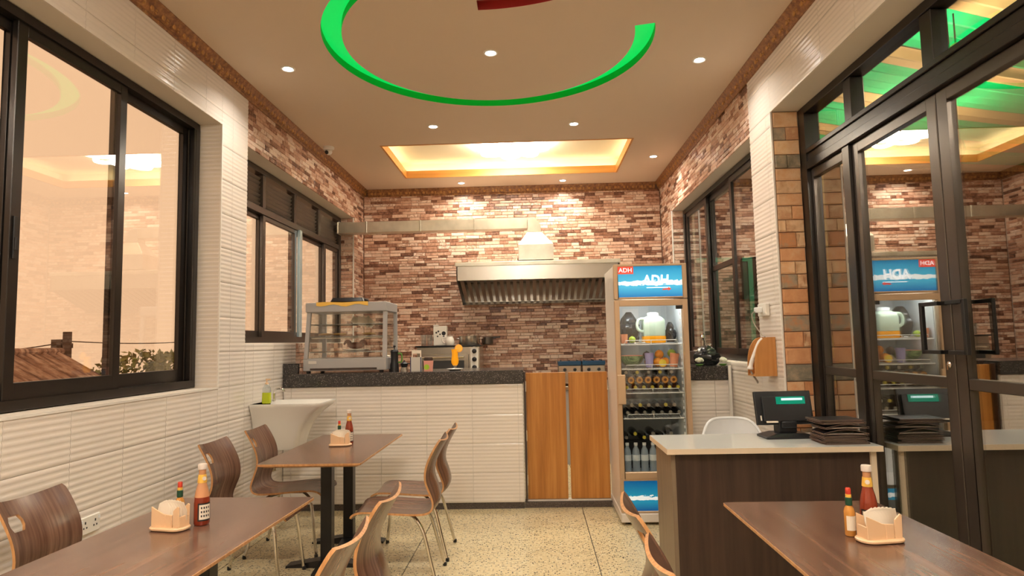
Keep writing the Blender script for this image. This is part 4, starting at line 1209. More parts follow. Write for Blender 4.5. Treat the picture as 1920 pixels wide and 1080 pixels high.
def table(x, y, rz, label):
    t = thing('dining_table', label, 'table', (x, y, 0), rz, 'dark wood cafe tables')
    part('table_top', 'ttop', table_top, ['table_wood', 'ply_edge'], t)
    for s in (-1, 1):
        part('post', ('tpost', s), lambda m: m.box(-.036, .036, s * .25 - .036, s * .25 + .036, .04, .69), 'black_metal', t, bevel=.004)
        part('foot', 'tfoot', foot, 'black_metal', t, (0, s * .25, 0))
        part('top_plate', 'tplate', lambda m: m.box(-.20, .20, -.05, .05, .687, .6945), 'black_metal', t, (0, s * .25, 0))
table(-1.385, 4.54, 0.0, 'dark wood table beside the bar counter with two black posts')
table(-1.395, 2.46, math.radians(-2), 'dark wood table in the left foreground along the tiled wall')
table(1.118, 2.255, math.radians(0), 'dark wood table in right foreground before the cash desk')
TZ = .7215

# ------------------------------------------------------------------ table sets
def ketchup(x, y, rz, label, fill='full'):
    t = thing('ketchup_bottle', label, 'bottle', (x, y, TZ), rz, 'ketchup bottles on the tables')
    part('sauce_body', 'kb', lambda m: m.lathe([(0, 0), (.027, 0), (.030, .006), (.030, .085), (.0285, .11)], 16), 'ketchup', t, smooth=True)
    part('bottle_shoulder', 'ks' + fill, lambda m: m.lathe([(.0285, .11), (.024, .135), (.0185, .155), (.0165, .165)], 16), 'ketchup' if fill == 'full' else 'ketchup_pale', t, smooth=True)
    part('glass_neck', 'kn', lambda m: m.lathe([(.0165, .165), (.015, .18), (.0135, .205), (.0135, .222), (0, .222)], 16), 'ketchup_pale', t, smooth=True)
    part('screw_cap', 'kc', lambda m: m.lathe([(.0145, .218), (.0175, .219), (.0178, .236), (.016, .240), (0, .240)], 18), 'cap_white', t, smooth=True)
    nl = part('neck_label', 'knl', lambda m: m.lathe([(.0182, .166), (.0178, .172), (.0160, .190), (.0150, .198), (.0142, .198)], 16), 'yellow_label', t, smooth=True)
    part('seal_mark', 'ksm', lambda m: m.lathe([(0, 0), (.008, 0), (.008, .001), (0, .001)], 14), 'cap_white', nl, (0, -.0172, .183), (math.radians(80), 0, 0))
    lb = part('front_label', 'kfl', lambda m: m.grid(lambda u, v: (.0308 * math.sin((u - .5) * 1.9), -.0308 * math.cos((u - .5) * 1.9), .018 + .070 * v), 8, 1), 'label_black', t, recalc=False)
    part('label_print', 'kfp', lambda m: m.grid(lambda u, v: (.0312 * math.sin((u - .5) * 1.5), -.0312 * math.cos((u - .5) * 1.5), .024 + .058 * v), 8, 1), 'paper', lb, recalc=False)
    part('label_letters', 'kfl2', lambda m: [m.grid(lambda u, v, a=a, b=b: (.0316 * math.sin((a + (u - .5) * .16)), -.0316 * math.cos(a + (u - .5) * .16), b + .008 * v), 2, 1) for a in (-.45, -.15, .15, .45) for b in (.034, .050, .066)] and m, 'label_black', lb, recalc=False)
def pepper(x, y, label):
    t = thing('pepper_sauce', label, 'bottle', (x, y, TZ), 0, 'small pepper sauce bottles on the tables')
    part('sauce_body', 'pb', lambda m: m.lathe([(0, 0), (.017, 0), (.0185, .004), (.0185, .082), (.015, .095), (.009, .104), (.0085, .112), (0, .112)], 14), 'sauce_amber', t, smooth=True)
    part('neck_wrap', 'pn', lambda m: m.lathe([(.0100, .104), (.0118, .106), (.0118, .131), (.0095, .133), (0, .133)], 12), 'label_green', t, smooth=True)
    part('cap', 'pcp', lambda m: m.lathe([(.0092, .132), (.0092, .146), (.0090, .162), (.0075, .165), (0, .165)], 12), 'red', t, smooth=True)
    part('neck_band', 'pnb', lambda m: m.lathe([(.0100, .1325), (.0100, .143), (.0085, .1435)], 12), 'yellow_label', t, smooth=True)
    part('diamond_label', 'pdl', lambda m: m.grid(lambda u, v: (.0190 * math.sin((u - .5) * 2.0), -.0190 * math.cos((u - .5) * 2.0), .020 + .05 * v), 6, 1), 'paper', t, recalc=False)
def caddy(x, y, rz, label):
    t = thing('napkin_holder', label, 'napkin holder', (x, y, TZ), rz, 'cream napkin holders on the tables')
    part('base', 'cb', lambda m: loft(m, [(rrect(.072, .038, .034, 6), 0.0), (rrect(.080, .044, .040, 6), .004), (rrect(.081, .045, .041, 6), .010), (rrect(.076, .041, .037, 6), .014)]), 'cream_plastic', t, smooth=True)
    def wall(m):
        for yy in (-.030, .026):
            m.prism([(-.063, .013), (.004, .013), (.004, .064), (-.008, .066), (-.063, .092)], 'y', yy, yy + .005)
            m.prism([(.004, .013), (.034, .013), (.034, .062), (.004, .064)], 'y', yy - (.001 if yy < 0 else -.001), yy + .005)
            m.prism([(.038, .013), (.064, .013), (.066, .092), (.058, .096), (.038, .078)], 'y', yy, yy + .005)
        m.box(-.063, -.058, -.025, .026, .013, .055); m.box(.060, .065, -.025, .026, .013, .055)
        return m
    part('walls', 'cw', wall, 'cream_plastic', t, bevel=.0015)
    for k in range(7):
        a = math.radians(-18 + 6 * k)
        part('napkin', 'cnap', lambda m: m.prism([(-.030, 0), (.030, 0), (.030, .066), (.012, .098), (-.022, .090), (-.030, .062)], 'y', -.0012, .0012), 'paper', t, (-.012 + .007 * k, -.018 + .006 * k, .016), (math.radians(4 * (k - 3)), a * .7, 0))
for (x, y, rz, kx, ky, krz, px, py, nm) in (
        (-1.455, 2.56, math.radians(-12), .092, .066, .9, -.010, .085, 'on the left foreground table'),
        (-1.395, 4.60, math.radians(5), .040, .082, .5, -.030, .075, 'on the table beside the bar counter'),
        (1.173, 2.32, math.radians(8), .012, .086, -.4, -.066, .068, 'on the right foreground table')):
    caddy(x, y, rz, 'cream plastic napkin holder filled with napkins ' + nm)
    ketchup(x + kx, y + ky, krz, 'ketchup bottle with white cap standing ' + nm, 'part' if 'left' in nm else 'full')
    pepper(x + px, y + py, 'small red capped pepper sauce bottle ' + nm)

# ------------------------------------------------------------------ cash desk
DX0, DX1, DY0, DY1, DZ = 0.715, GX - 0.042, 3.62, 4.16, 0.825
t = thing('cash_desk', 'dark brown cash desk with pale stone top next to glass doors', 'desk', (0, 0, 0))
mb = MB(); mb.box(DX0 + .055, DX1 - .004, DY0 + .055, DY0 + .075, 0.0, DZ - .032); mb.build('front_panel', 'wenge', t, bevel=.001)
mb = MB(); mb.box(DX0 + .030, DX0 + .055, DY0 + .050, DY1 - .04, 0.0, DZ - .032); mb.build('side_panel', 'wenge_light', t, bevel=.002)
mb = MB(); mb.box(DX1 - .05, DX1 - .02, DY0 + .040, DY0 + .055, 0.0, DZ - .032); mb.build('edge_strip', 'quartz_edge', t)
mb = MB(); mb.box(DX0 + .055, DX1, DY0 + .08, DY1 - .06, .40, .42); mb.build('inner_shelf', 'wenge', t)
mb = MB(); mb.box(DX0, DX1, DY0, DY1, DZ - .030, DZ - .001, 1); mb.box(DX0 + .001, DX1 - .001, DY0 + .001, DY1 - .001, DZ - .001, DZ, 0); mb.build('desk_top', ['quartz', 'quartz_edge'], t)

t = thing('till_monitor', 'black touch screen till seen from behind on the cash desk', 'till', (1.505, 3.99, DZ + .001), math.radians(3))
mb = MB(); loft(mb, [(rrect(.150, .082, .01, 2), 0), (rrect(.150, .082, .01, 2), .012), (rrect(.080, .07, .01, 2), .030)]); mb.build('base', 'black_plastic', t, bevel=.002)
mb = MB(); mb.box(-.055, .055, -.03, .05, .030, .115); mb.box(-.045, .045, -.055, -.03, .06, .10); mb.build('neck', 'black_plastic', t, bevel=.006, bseg=2)
TM = Matrix.Translation((-.01, -.03, .078)) @ Matrix.Rotation(math.radians(-12), 4, 'X')
mb = MB(); mb.box(-.172, .172, 0, .022, .0, .200, 0, TM); mb.box(-.135, .155, -.022, .0, .018, .165, 0, TM); scr = mb.build('screen_housing', 'black_plastic', t, bevel=.004, bseg=2)
mb = MB(); mb.box(-.165, .165, .022, .024, .008, .192, 0, TM); mb.build('display', 'slot_dark', scr)
mb = MB(); mb.box(-.052, .120, -.030, -.0225, .118, .162, 0, TM); dsp = mb.build('customer_display', 'screen_green', scr)
mb = MB(); mb.box(-.022, .105, -.032, -.0302, .140, .153, 0, TM); mb.build('display_line', 'screen_bar', dsp)
mb = MB(); mb.box(-.125, -.055, -.024, -.0222, .010, .020, 0, TM); mb.box(-.150, -.142, -.004, -.001, .025, .055, 0, TM); mb.build('label_sticker', 'paper', scr)

def menu(i, x, y, z, rz, bulge, label):
    t = thing('menu_folder', label, 'menu', (x, y, z), rz, 'leather menus piled beside the till')
    w, d = .245, .185
    def prof(u, top):
        # folded spine at +x, open edges at -x
        return (bulge * math.sin(PI * min(1, u * 1.02)) * (1 if top else .12)) + (.0065 if top else 0)
    def cover(m):
        N = 14
        for top in (0, 1):
            o = len(m.v)
            for k in range(N + 1):
                u = k / N; xx = -w / 2 + w * u; zz = prof(u, top)
                for yy in (-d / 2, d / 2):
                    m.v.append((xx, yy, zz)); m.v.append((xx, yy, zz + .0022))
            for k in range(N):
                a = o + 4 * k; b = a + 4
                for q in ((a, a + 2, b + 2, b), (a + 1, b + 1, b + 3, a + 3), (a, b, b + 1, a + 1), (a + 2, a + 3, b + 3, b + 2)):
                    m.f.append(q); m.m.append(0)
            for a in (o, o + 4 * N):
                m.f.append((a, a + 1, a + 3, a + 2)); m.m.append(0)
        m.box(w / 2 - .003, w / 2, -d / 2, d / 2, 0, .0085)
        return m
    cover(MB()).build('cover', 'leather', t)
    mb = MB()
    for top in (0, 1):
        N = 14
        for s in (-1, 1):
            pts = [(-w / 2 + w * k / N, s * d / 2, prof(k / N, top) + .0011) for k in range(N + 1)]
            mb.tube(pts, .0008, 4)
        mb.tube([(-w / 2, -d / 2, prof(0, top) + .0011), (-w / 2, d / 2, prof(0, top) + .0011)], .0009, 4)
    mb.build('stitched_edge', 'menu_edge', t)
    mb = MB(); mb.box(-w / 2 + .012, w / 2 - .006, -d / 2 + .014, d / 2 - .014, .0032, .0056); mb.build('pages', 'paper', t)
zz = DZ + .001
names = ['lowest menu folder of the pile on the cash desk', 'second lowest menu folder of the pile on the cash desk', 'third menu folder from the bottom of the desk pile', 'fourth menu folder from the bottom of the desk pile', 'fifth menu folder from the bottom, bulging open, in the desk pile', 'sixth menu folder from the bottom, bulging wide, in the desk pile', 'second menu folder from the top of the desk pile', 'topmost menu folder of the pile on the cash desk']
for i in range(8):
    bl = (.0, .002, .0, .004, .022, .016, .002, .0)[i]
    menu(i, 1.716 + (.006, -.004, .003, 0, .006, .008, -.008, -.016)[i], 3.775 + (.0, .004, -.003, .004, 0, .004, .0, .006)[i], zz, math.radians((2, -3, 2, 3, -2, 3, 4, 2)[i]), bl, names[i])
    zz += .0112 + bl
# small book / card box on the pile's far side
t = thing('bill_folder', 'small black bill folder standing behind the menu pile', 'folder', (1.748, 4.02, DZ + .001), math.radians(4))
mb = MB(); mb.box(-.06, .06, -.04, .04, 0, .006); mb.box(-.06, .06, -.04, .04, .050, .056); mb.box(.056, .06, -.04, .04, .006, .05); mb.build('cover', 'leather', t, bevel=.001)
mb = MB(); mb.box(-.056, .054, -.037, .037, .007, .049); mb.build('slips', 'paper', t)

# white plastic chair behind the desk
t = thing('plastic_chair', 'white plastic armchair behind the cash desk, only its back showing', 'chair', (1.412, 4.60, 0), 0)
def pc_back(m):
    N, K = 18, 8
    def f(u, v):
        s = -1 + 2 * u
        xx = .22 * s * (1 - .06 * v)
        yy = .20 - .10 * s * s * .9 + .05 * v
        top = .84 - .11 * abs(s) ** 5
        zz = .44 + (top - .44) * v
        return (xx, yy, zz)
    m.grid(f, N, K)
    m.grid(lambda u, v: tuple(a + b for a, b in zip(f(1 - u, v), (0, .010, 0))), N, K)
    return m
mb = MB(); pc_back(mb); mb.build('backrest', 'wire_white', t, smooth=True, recalc=False)
mb = MB(); mb.tube([(.22 * (1 - .06) * s, .20 - .09 * s * s + .055, .84 - .11 * abs(s) ** 5) for s in [-1 + k / 9 for k in range(19)]], .011, 8); mb.build('back_rim', 'wire_white', t, smooth=True)
mb = MB(); loft(mb, [(rrect(.21, .20, .05, 5), .42), (rrect(.22, .21, .05, 5), .435), (rrect(.22, .21, .05, 5), .445)]); mb.build('seat', 'wire_white', t, smooth=True)
for sx in (-1, 1):
    mb = MB(); mb.tube(catmull([(sx * .215, .11, .70), (sx * .245, .02, .665), (sx * .25, -.12, .655), (sx * .235, -.19, .62), (sx * .225, -.20, .44)], 16), .018, 8); mb.build('armrest', 'wire_white', t, smooth=True)
    for sy in (-1, 1):
        mb = MB(); mb.tube([(sx * .19, sy * .18, .43), (sx * .235, sy * .215, .005)], [.022, .016], 8); mb.build('leg', 'wire_white', t, smooth=True)

# ------------------------------------------------------------------ wash basin on the left wall
t = thing('wash_basin', 'white ceramic wall basin with tapered apron under the soap bottle', 'basin', (L + .004, 5.20, 0))
def basin(m):
    secs = []
    for z, w, d in ((.62, .33, .12), (.66, .345, .135), (.74, .365, .15), (.82, .40, .165), (.90, .47, .19), (.955, .545, .215), (.972, .56, .222), (.985, .56, .222), (.985, .54, .205), (.93, .50, .17), (.90, .36, .12)):
        secs.append(([(0.0, -d)] + [(w * .55, -d)] + [(w - .06 + .06 * math.sin(a), -d + .06 - .06 * math.cos(a)) for a in (0.4, .8, 1.2, 1.57)] + [(w - .06 + .06 * math.sin(a), d - .06 - .06 * math.cos(a)) for a in (1.57, 1.95, 2.35, 2.75)] + [(w * .55, d), (0.0, d)], z))
    return loft(m, secs)
mb = MB(); basin(mb); mb.build('bowl', 'ceramic', t, smooth=True, angle=50)
mb = MB(); mb.tube([(.12, 0, .61), (.12, 0, .45), (.0, 0, .42)], .018, 8); mb.build('waste_trap', 'chrome', t, smooth=True)
mb = MB(); mb.tube([(.07, .08, .985), (.07, .08, 1.05)], .012, 10); mb.tube(catmull([(.07, .08, 1.05), (.09, .075, 1.085), (.14, .06, 1.09), (.17, .05, 1.06)], 10), .009, 8); mb.build('tap', 'chrome', t, smooth=True)
t = thing('soap_bottle', 'clear bottle of lime green hand soap standing on wash basin', 'soap bottle', (L + .105, 5.06, .987))
mb = MB(); loft(mb, [(rrect(.030, .02, .012), 0), (rrect(.034, .023, .014), .01), (rrect(.032, .021, .014), .085)]); mb.build('soap', 'green_soap', t, smooth=True)
mb = MB(); loft(mb, [(rrect(.032, .021, .014), .0855), (rrect(.030, .02, .014), .12), (rrect(.018, .014, .012), .142), (rrect(.012, .012, .011), .150)]); mb.build('bottle_top', 'bottle_clear', t, smooth=True)
mb = MB(); mb.lathe([(.013, .149), (.013, .162), (.005, .164), (.005, .185), (0, .185)], 10); mb.box(-.006, .030, -.006, .006, .183, .193); mb.build('pump', 'cream_plastic', t)

# ------------------------------------------------------------------ sockets, telephone
t = thing('wall_socket', 'white double wall socket low on tiled wall beside foreground table', 'socket', (L + .001, 3.19, .575))
mb = MB(); mb.box(0, .012, -.073, .073, -.043, .043); pl = mb.build('plate', 'socket_white', t, bevel=.004)
mb = MB()
for sy in (-.036, .036):
    mb.box(.012, .0132, sy - .004, sy + .004, .008, .020); mb.box(.012, .0132, sy - .014, sy - .007, -.014, -.006); mb.box(.012, .0132, sy + .007, sy + .014, -.014, -.006)
mb.build('pin_slot', 'slot_dark', pl)
mb = MB(); mb.box(.012, .017, -.066, -.058, .015, .030); mb.box(.012, .017, .058, .066, .015, .030); mb.build('switch', 'wire_white', pl)
t = thing('wall_socket', 'white socket with plug on the tiled column above telephone box', 'socket', (R - .001, 4.74, 1.625))
mb = MB(); mb.box(-.028, 0, -.085, .085, -.045, .045); mb.build('plate', 'socket_white', t, bevel=.004)
mb = MB(); mb.box(-.075, -.029, -.02, .03, -.02, .02); mb.build('plug', 'wire_white', t, bevel=.005)
mb = MB(); mb.tube(catmull([(-.07, .0, -.01), (-.10, .0, -.03), (-.09, -.01, -.10), (-.06, -.05, -.17), (-.05, -.10, -.196)], 16), .004, 6); mb.build('cable', 'cable_grey', t, smooth=True)
t = thing('telephone_box', 'open wooden telephone holder on the tiled column', 'holder', (R - .001, 4.66, 1.155))
side = [(0, 0), (0, .272), (-.055, .272)] + [(-.055 - .095 * math.sin(k * PI / 12), .272 - .19 * (1 - math.cos(k * PI / 12))) for k in range(1, 7)] + [(-.15, 0.0)]
for y0 in (-.075, .075):
    mb = MB(); mb.prism(side, 'y', y0 - .007, y0 + .007); mb.build('side_panel', 'box_wood', t)
mb = MB(); mb.box(-.012, 0, -.067, .067, 0, .272); mb.box(-.145, -.012, -.067, .067, 0, .012); mb.build('back_panel', 'box_wood', t)
t = thing('telephone_handset', 'white telephone handset leaning in the wooden wall holder', 'telephone', (R - .001, 4.66, 1.155))
mb = MB(); mb.tube(catmull([(-.060, 0, .255), (-.085, 0, .235), (-.120, 0, .16), (-.150, 0, .085), (-.158, 0, .044)], 16), [.014, .020] + [.015] * 12 + [.020, .022, .016], 10); mb.build('handset', 'white_plastic', t, smooth=True)
mb = MB()
co = [(-.155 + .0 * k, .0 , .03) for k in range(1)]
pts = [(-.155 + .045 * math.sin(PI * k / 60), .008 * math.sin(k * 1.4), .03 - .075 * math.sin(PI * k / 60) + .008 * math.cos(k * 1.4)) for k in range(61)]
mb.tube(pts, .0035, 5); mb.build('coiled_cord', 'cable_grey', t, smooth=True)

# ------------------------------------------------------------------ food warmer and things on the bar
WZ = 1.186
t = thing('food_warmer', 'grey glass sided food warmer display on the bar counter', 'food warmer', (-1.705, 5.95, WZ))
wx, wd = .385, .24      # half sizes at base
mb = MB()
loft(mb, [([(-wx + .02, -wd), (wx, -wd), (wx, wd), (-wx + .02, wd)], .02), ([(-wx + .02, -wd), (wx, -wd), (wx, wd), (-wx + .02, wd)], .13)]); mb.build('base', 'grey_paint', t, bevel=.005)
mb = MB()
for sx in (-1, 1):
    for sy in (-1, 1): mb.lathe([(.02, 0), (.02, .02)], 10, (sx * .33, sy * .19, 0))
mb.build('foot', 'black_plastic', t)
mb = MB(); mb.box(-.10 * 0 - .30, .30, -wd - .004, -wd - .0005, .028, .045); mb.build('front_slot', 'wenge', t)
mb = MB(); mb.box(-.315, -.245, -wd - .004, -wd - .0005, .085, .110); mb.build('name_plate', 'card_grey', t)
fx0, fx1 = -.345, .335
def leanbar(m, x0, x1, y0, y1, z0, z1):
    return m
mb = MB()
# corner posts (front posts lean in slightly)
for xa_, xb_ in ((-.360, -.325), (.350, .385)):
    m0 = [(xa_, -wd), (xb_, -wd), (xb_, -wd + .03), (xa_, -wd + .03)]
    dx = .018 if xa_ < 0 else 0.0
    m1 = [(xa_ + dx, -wd + .03), (xb_ + dx, -wd + .03), (xb_ + dx, -wd + .06), (xa_ + dx, -wd + .06)]
    loft(mb, [(m0, .131), (m1, .545)])
    mb.box(xa_ + dx, xb_ + dx, wd - .03, wd, .131, .545)
mb.build('corner_post', 'grey_paint', t)
mb = MB(); mb.box(-.35, .385, -wd + .01, wd, .546, .632); mb.build('roof', 'grey_paint', t, bevel=.006)
mb = MB(); mb.add([(-.326, -wd + .012, .132), (.350, -wd + .012, .132), (.350, -wd + .040, .545), (-.308, -wd + .040, .545), (-.326, -wd + .016, .132), (.350, -wd + .016, .132), (.350, -wd + .044, .545), (-.308, -wd + .044, .545)], [(0, 1, 2, 3), (7, 6, 5, 4), (0, 4, 5, 1), (1, 5, 6, 2), (2, 6, 7, 3), (3, 7, 4, 0)]); mb.build('front_pane', 'pane_case', t)
mb = MB(); mb.box(.366, .370, -wd + .06, wd - .03, .132, .545); mb.build('side_pane', 'pane_case', t)
mb = MB(); mb.box(-.342, -.338, -wd + .06, wd - .03, .132, .545); mb.build('side_pane', 'pane_case', t)
mb = MB(); mb.box(-.306, .35, wd - .018, wd - .014, .132, .545); mb.build('rear_pane', 'pane_case', t)
def rack(m):
    for yy in (-.17, -.09, 0, .09, .17): m.tube([(-.325, yy, 0), (.345, yy, 0)], .004, 5)
    for k in range(15): m.tube([(-.325 + .67 * k / 14, -.17, .004), (-.325 + .67 * k / 14, .17, .004)], .0022, 4)
    return m
for z in (.185, .325, .435):
    part('wire_rack', 'wrack', rack, 'steel', t, (0, 0, z))
mb = MB(); mb.box(-.31, .34, -.19, .18, .308, .318); mb.build('tray_shelf', 'steel', t)
# food
def plate(name, label, loc, r, cat='plate'):
    mb = MB(); mb.lathe([(0, 0), (r * .6, 0), (r, .014), (r, .017), (r * .58, .004), (0, .004)], 22)
    o = mb.build(name, 'ceramic', smooth=True); o.location = loc
    return tag(o, label, cat)
wl = (-1.705, 5.95, WZ)
plate('plate', 'white plate under the roast on lowest warmer rack', (wl[0] + .06, wl[1] - .06, WZ + .192), .12)
t = thing('roast_chicken', 'dark roasted piece of meat on plate in the food warmer', 'food', (wl[0] + .06, wl[1] - .06, WZ + .212))
mb = MB(); mb.ball((0, 0, .030), .05, 14, 9, sc=(1.5, .9, .62), jit=.06, seed=2); mb.build('body', 'burnt', t, smooth=True)
for sx in (-1, 1):
    mb = MB(); mb.tube(catmull([(sx * .05, -.01, .045), (sx * .075, -.015, .068), (sx * .105, -.02, .040)], 8), [.020, .022, .022, .021, .019, .016, .012, .010, .010], 8); mb.build('drumstick', 'burnt', t, smooth=True)
for i, (dx, lab) in enumerate(((-.21, 'flat golden pastry at left on middle warmer rack'), (-.08, 'flat golden pastry in centre of middle warmer rack'), (.19, 'flat golden pastry at right on middle warmer rack'))):
    mb = MB(); mb.ball((0, 0, .012), .06, 14, 8, sc=(1.1, .9, .2), jit=.05, seed=i); o = mb.build('pastry', 'bread', smooth=True); o.location = (wl[0] + dx, wl[1] - .08, WZ + .336); tag(o, lab, 'pastry', 'pastries in the food warmer')
t = thing('paper_napkins', 'fanned pale paper sheets leaning on the top warmer rack', 'napkins', (wl[0] + .03, wl[1] + .05, WZ + .443))
for k in range(4):
    mb = MB(); mb.box(-.055, .055, -.001, .001, 0, .065); mb.build('sheet', 'paper', t).matrix_local = Matrix.Translation((.03 * k, .02 * k, .0)) @ Matrix.Rotation(math.radians(25 + 8 * k), 4, 'Y') @ Matrix.Rotation(math.radians(-20), 4, 'X')
mb = MB()
mb.grid(lambda u, v: (-.25 + .47 * u, -.22 + .30 * v, .6345 + .003 * math.sin(9 * u)), 12, 3); mb.grid(lambda u, v: (-.25 + .47 * u, -.234 + .002 * v, .6345 + .003 * math.sin(9 * u) - .030 * (1 - v) * (1 + .3 * math.sin(14 * u))), 12, 2)
mb.grid(lambda u, v: (-.25 + .47 * u, -.234 + .014 * v, .6345 + .003 * math.sin(9 * u)), 12, 1)
o = mb.build('orange_cloth', 'yellow_label'); o.location = wl; tag(o, 'orange and yellow cloth hanging over the warmer roof edge', 'cloth')
t = thing('black_tray', 'flat black appliance lying on top of the food warmer', 'appliance', (wl[0] - .02, wl[1] + .05, WZ + .640))
mb = MB(); loft(mb, [(rrect(.15, .11, .02), 0), (rrect(.16, .12, .02), .012), (rrect(.145, .105, .02), .045)]); mb.build('body', 'black_plastic', t, smooth=True, angle=25)
mb = MB(); mb.tube([(.13, -.07, .03), (.19, -.10, .012)], .010, 8); mb.build('handle', 'black_plastic', t, smooth=True)

t = thing('coffee_press', 'tall black coffee press beside the food warmer', 'coffee press', (-1.275, 5.84, WZ))
mb = MB(); mb.lathe([(0, 0), (.040, 0), (.040, .06), (.034, .085), (.034, .17), (.038, .18), (.030, .195), (0, .198)], 18); mb.build('body', 'black_plastic', t, smooth=True)
mb = MB(); mb.lathe([(0, .197), (.004, .197), (.004, .215), (.012, .222), (.012, .232), (0, .238)], 10); mb.build('plunger', 'black_plastic', t, smooth=True)
mb = MB(); mb.tube(catmull([(.034, 0, .16), (.065, 0, .155), (.065, 0, .09), (.034, 0, .08)], 10), .007, 8); mb.build('handle', 'leaf_green', t, smooth=True)
t = thing('moka_pot', 'small black and steel coffee pot on the bar counter', 'coffee pot', (-1.182, 5.82, WZ))
mb = MB(); mb.lathe([(0, 0), (.034, 0), (.028, .036), (0, .036)], 8); mb.build('boiler', 'steel', t)
mb = MB(); mb.lathe([(.026, .037), (.036, .070), (.030, .076), (.008, .088), (.008, .098), (0, .100)], 8); mb.tube([(.03, 0, .07), (.062, 0, .066), (.058, 0, .03)], .006, 6); mb.build('upper_jug', 'black_plastic', t)
t = thing('menu_stand', 'white and navy folded menu board standing on bar counter', 'menu stand', (-1.066, 5.80, WZ), math.radians(4))
mb = MB(); mb.box(-.048, .048, -.012, .012, 0, .125); mb.build('board', 'card_grey', t)
mb = MB(); mb.box(-.056, -.049, -.013, .013, 0, .128); mb.box(.036, .044, -.0135, -.0122, 0, .125); mb.build('navy_stripe', 'navy', t)
mb = MB(); mb.box(-.042, -.034, -.006, .006, .126, .188); mb.box(.034, .042, -.006, .006, .126, .188); mb.box(-.034, .034, -.006, .006, .158, .188); mb.build('carry_handle', 'paper', t)
t = thing('tea_box', 'pink carton with a green apple picture on bar counter', 'box', (-.957, 5.79, WZ))
mb = MB(); mb.prism([(-.036, 0), (.036, 0), (.042, .092), (-.040, .092)], 'y', -.022, .022); bx_ = mb.build('carton', 'pink_card', t)
mb = MB(); mb.lathe([(0, 0), (.024, 0), (.024, .0012), (0, .0012)], 20, M=Matrix.Translation((-.012, -.0222, .036)) @ Matrix.Rotation(PI / 2, 4, 'X')); mb.build('apple_print', 'lime', bx_)
mb = MB(); mb.lathe([(.038, .093), (.042, .105), (.036, .122), (0, .124)], 14, squash=(1, .55)); mb.build('dark_lid', 'wenge', t, smooth=True)
plate('saucer', 'small saucer under the orange juice glass on bar counter', (-.72, 5.80, WZ), .075)
t = thing('juice_glass', 'curved stem glass of orange juice with an orange slice', 'glass', (-.718, 5.80, WZ + .005))
mb = MB(); mb.lathe([(0, 0), (.030, 0), (.030, .004), (.007, .008), (.006, .018), (.013, .026), (.010, .034), (.018, .040)], 18); mb.build('stem', 'bottle_clear', t, smooth=True)
mb = MB(); mb.lathe([(0, .038), (.020, .040), (.032, .062), (.034, .085), (.028, .120), (.027, .145), (.031, .175), (.032, .185), (0, .186)], 20); mb.build('juice', 'orange_juice', t, smooth=True)
mb = MB(); mb.lathe([(0, -.003), (.036, -.003), (.037, 0), (.036, .003), (0, .003)], 22, M=Matrix.Translation((.036, -.012, .192)) @ Matrix.Rotation(math.radians(82), 4, 'X') @ Matrix.Rotation(.2, 4, 'Y')); sl = mb.build('orange_slice', 'orange', t, smooth=True)
mb = MB(); mb.lathe([(0, .0042), (.031, .0042), (.031, .003), (0, .003)], 22, M=Matrix.Translation((.036, -.012, .192)) @ Matrix.Rotation(math.radians(82), 4, 'X') @ Matrix.Rotation(.2, 4, 'Y')); mb.build('slice_flesh', 'orange_flesh', sl)

# ------------------------------------------------------------------ oven and things on the cooking counter
OZ = .902
t = thing('deck_oven', 'stainless oven with three black knobs against back wall', 'oven', (-1.022, 7.60, OZ))
mb = MB(); mb.box(-.375, .375, .02, .56, .02, .485); mb.build('body', 'steel', t, bevel=.004)
mb = MB(); mb.box(-.39, .39, 0, .57, .487, .503); mb.build('top_plate', 'black_metal', t, bevel=.003)
mb = MB(); mb.box(-.372, .245, -.002, .019, .06, .40); dr = mb.build('door', 'steel', t, bevel=.006)
mb = MB(); mb.box(-.30, .19, -.006, -.0025, .13, .325); mb.build('door_window', 'slot_dark', dr)
mb = MB(); mb.tube([(-.30, -.035, .365), (.19, -.035, .365)], .012, 8); mb.tube([(-.27, 0, .365), (-.27, -.035, .365)], .007, 6); mb.tube([(.16, 0, .365), (.16, -.035, .365)], .007, 6); mb.build('door_handle', 'chrome', dr, smooth=True)
mb = MB(); loft(mb, [(rrect(.045, .150, .04, 5), 0), (rrect(.045, .150, .04, 5), .004)]); cp = mb.build('control_plate', 'socket_white', t); cp.matrix_local = Matrix.Translation((.31, .018, .335)) @ Matrix.Rotation(PI / 2, 4, 'X')
for k in range(3):
    part('knob', 'oknob', lambda m: m.lathe([(0, 0), (.028, 0), (.026, .016), (.012, .020), (.010, .026), (0, .026)], 16), 'black_plastic', cp, (0, -.095 + .095 * k, .0045), smooth=True)
mb = MB()
for sx in (-.32, .32):
    for sy in (.08, .50): mb.lathe([(.02, 0), (.02, .02)], 8, (sx, sy, 0))
mb.build('foot', 'black_plastic', t)
OT = OZ + .505
t = thing('decorated_canister', 'white canister with dark floral print on top of oven', 'canister', (-1.145, 7.86, OT))
mb = MB(); mb.box(-.082, .082, -.05, .05, 0, .235); mb.box(-.084, -.02, -.052, .052, .235, .25); can = mb.build('body', 'ceramic', t, bevel=.008, bseg=2)
for k, (dx, dz, r) in enumerate(((.045, .145, .026), (-.02, .17, .012), (.0, .135, .010), (-.045, .155, .012), (-.03, .11, .010), (.045, .105, .012))):
    mb = MB(); mb.lathe([(0, 0), (r, 0), (r * .8, .0015), (0, .0015)], 10, M=Matrix.Translation((dx, -.0502, dz)) @ Matrix.Rotation(PI / 2, 4, 'X')); mb.build('flower_print', 'black_plastic', can)
t = thing('milk_jug', 'small white jug with handle beside the canister on oven', 'jug', (-1.02, 7.76, OT))
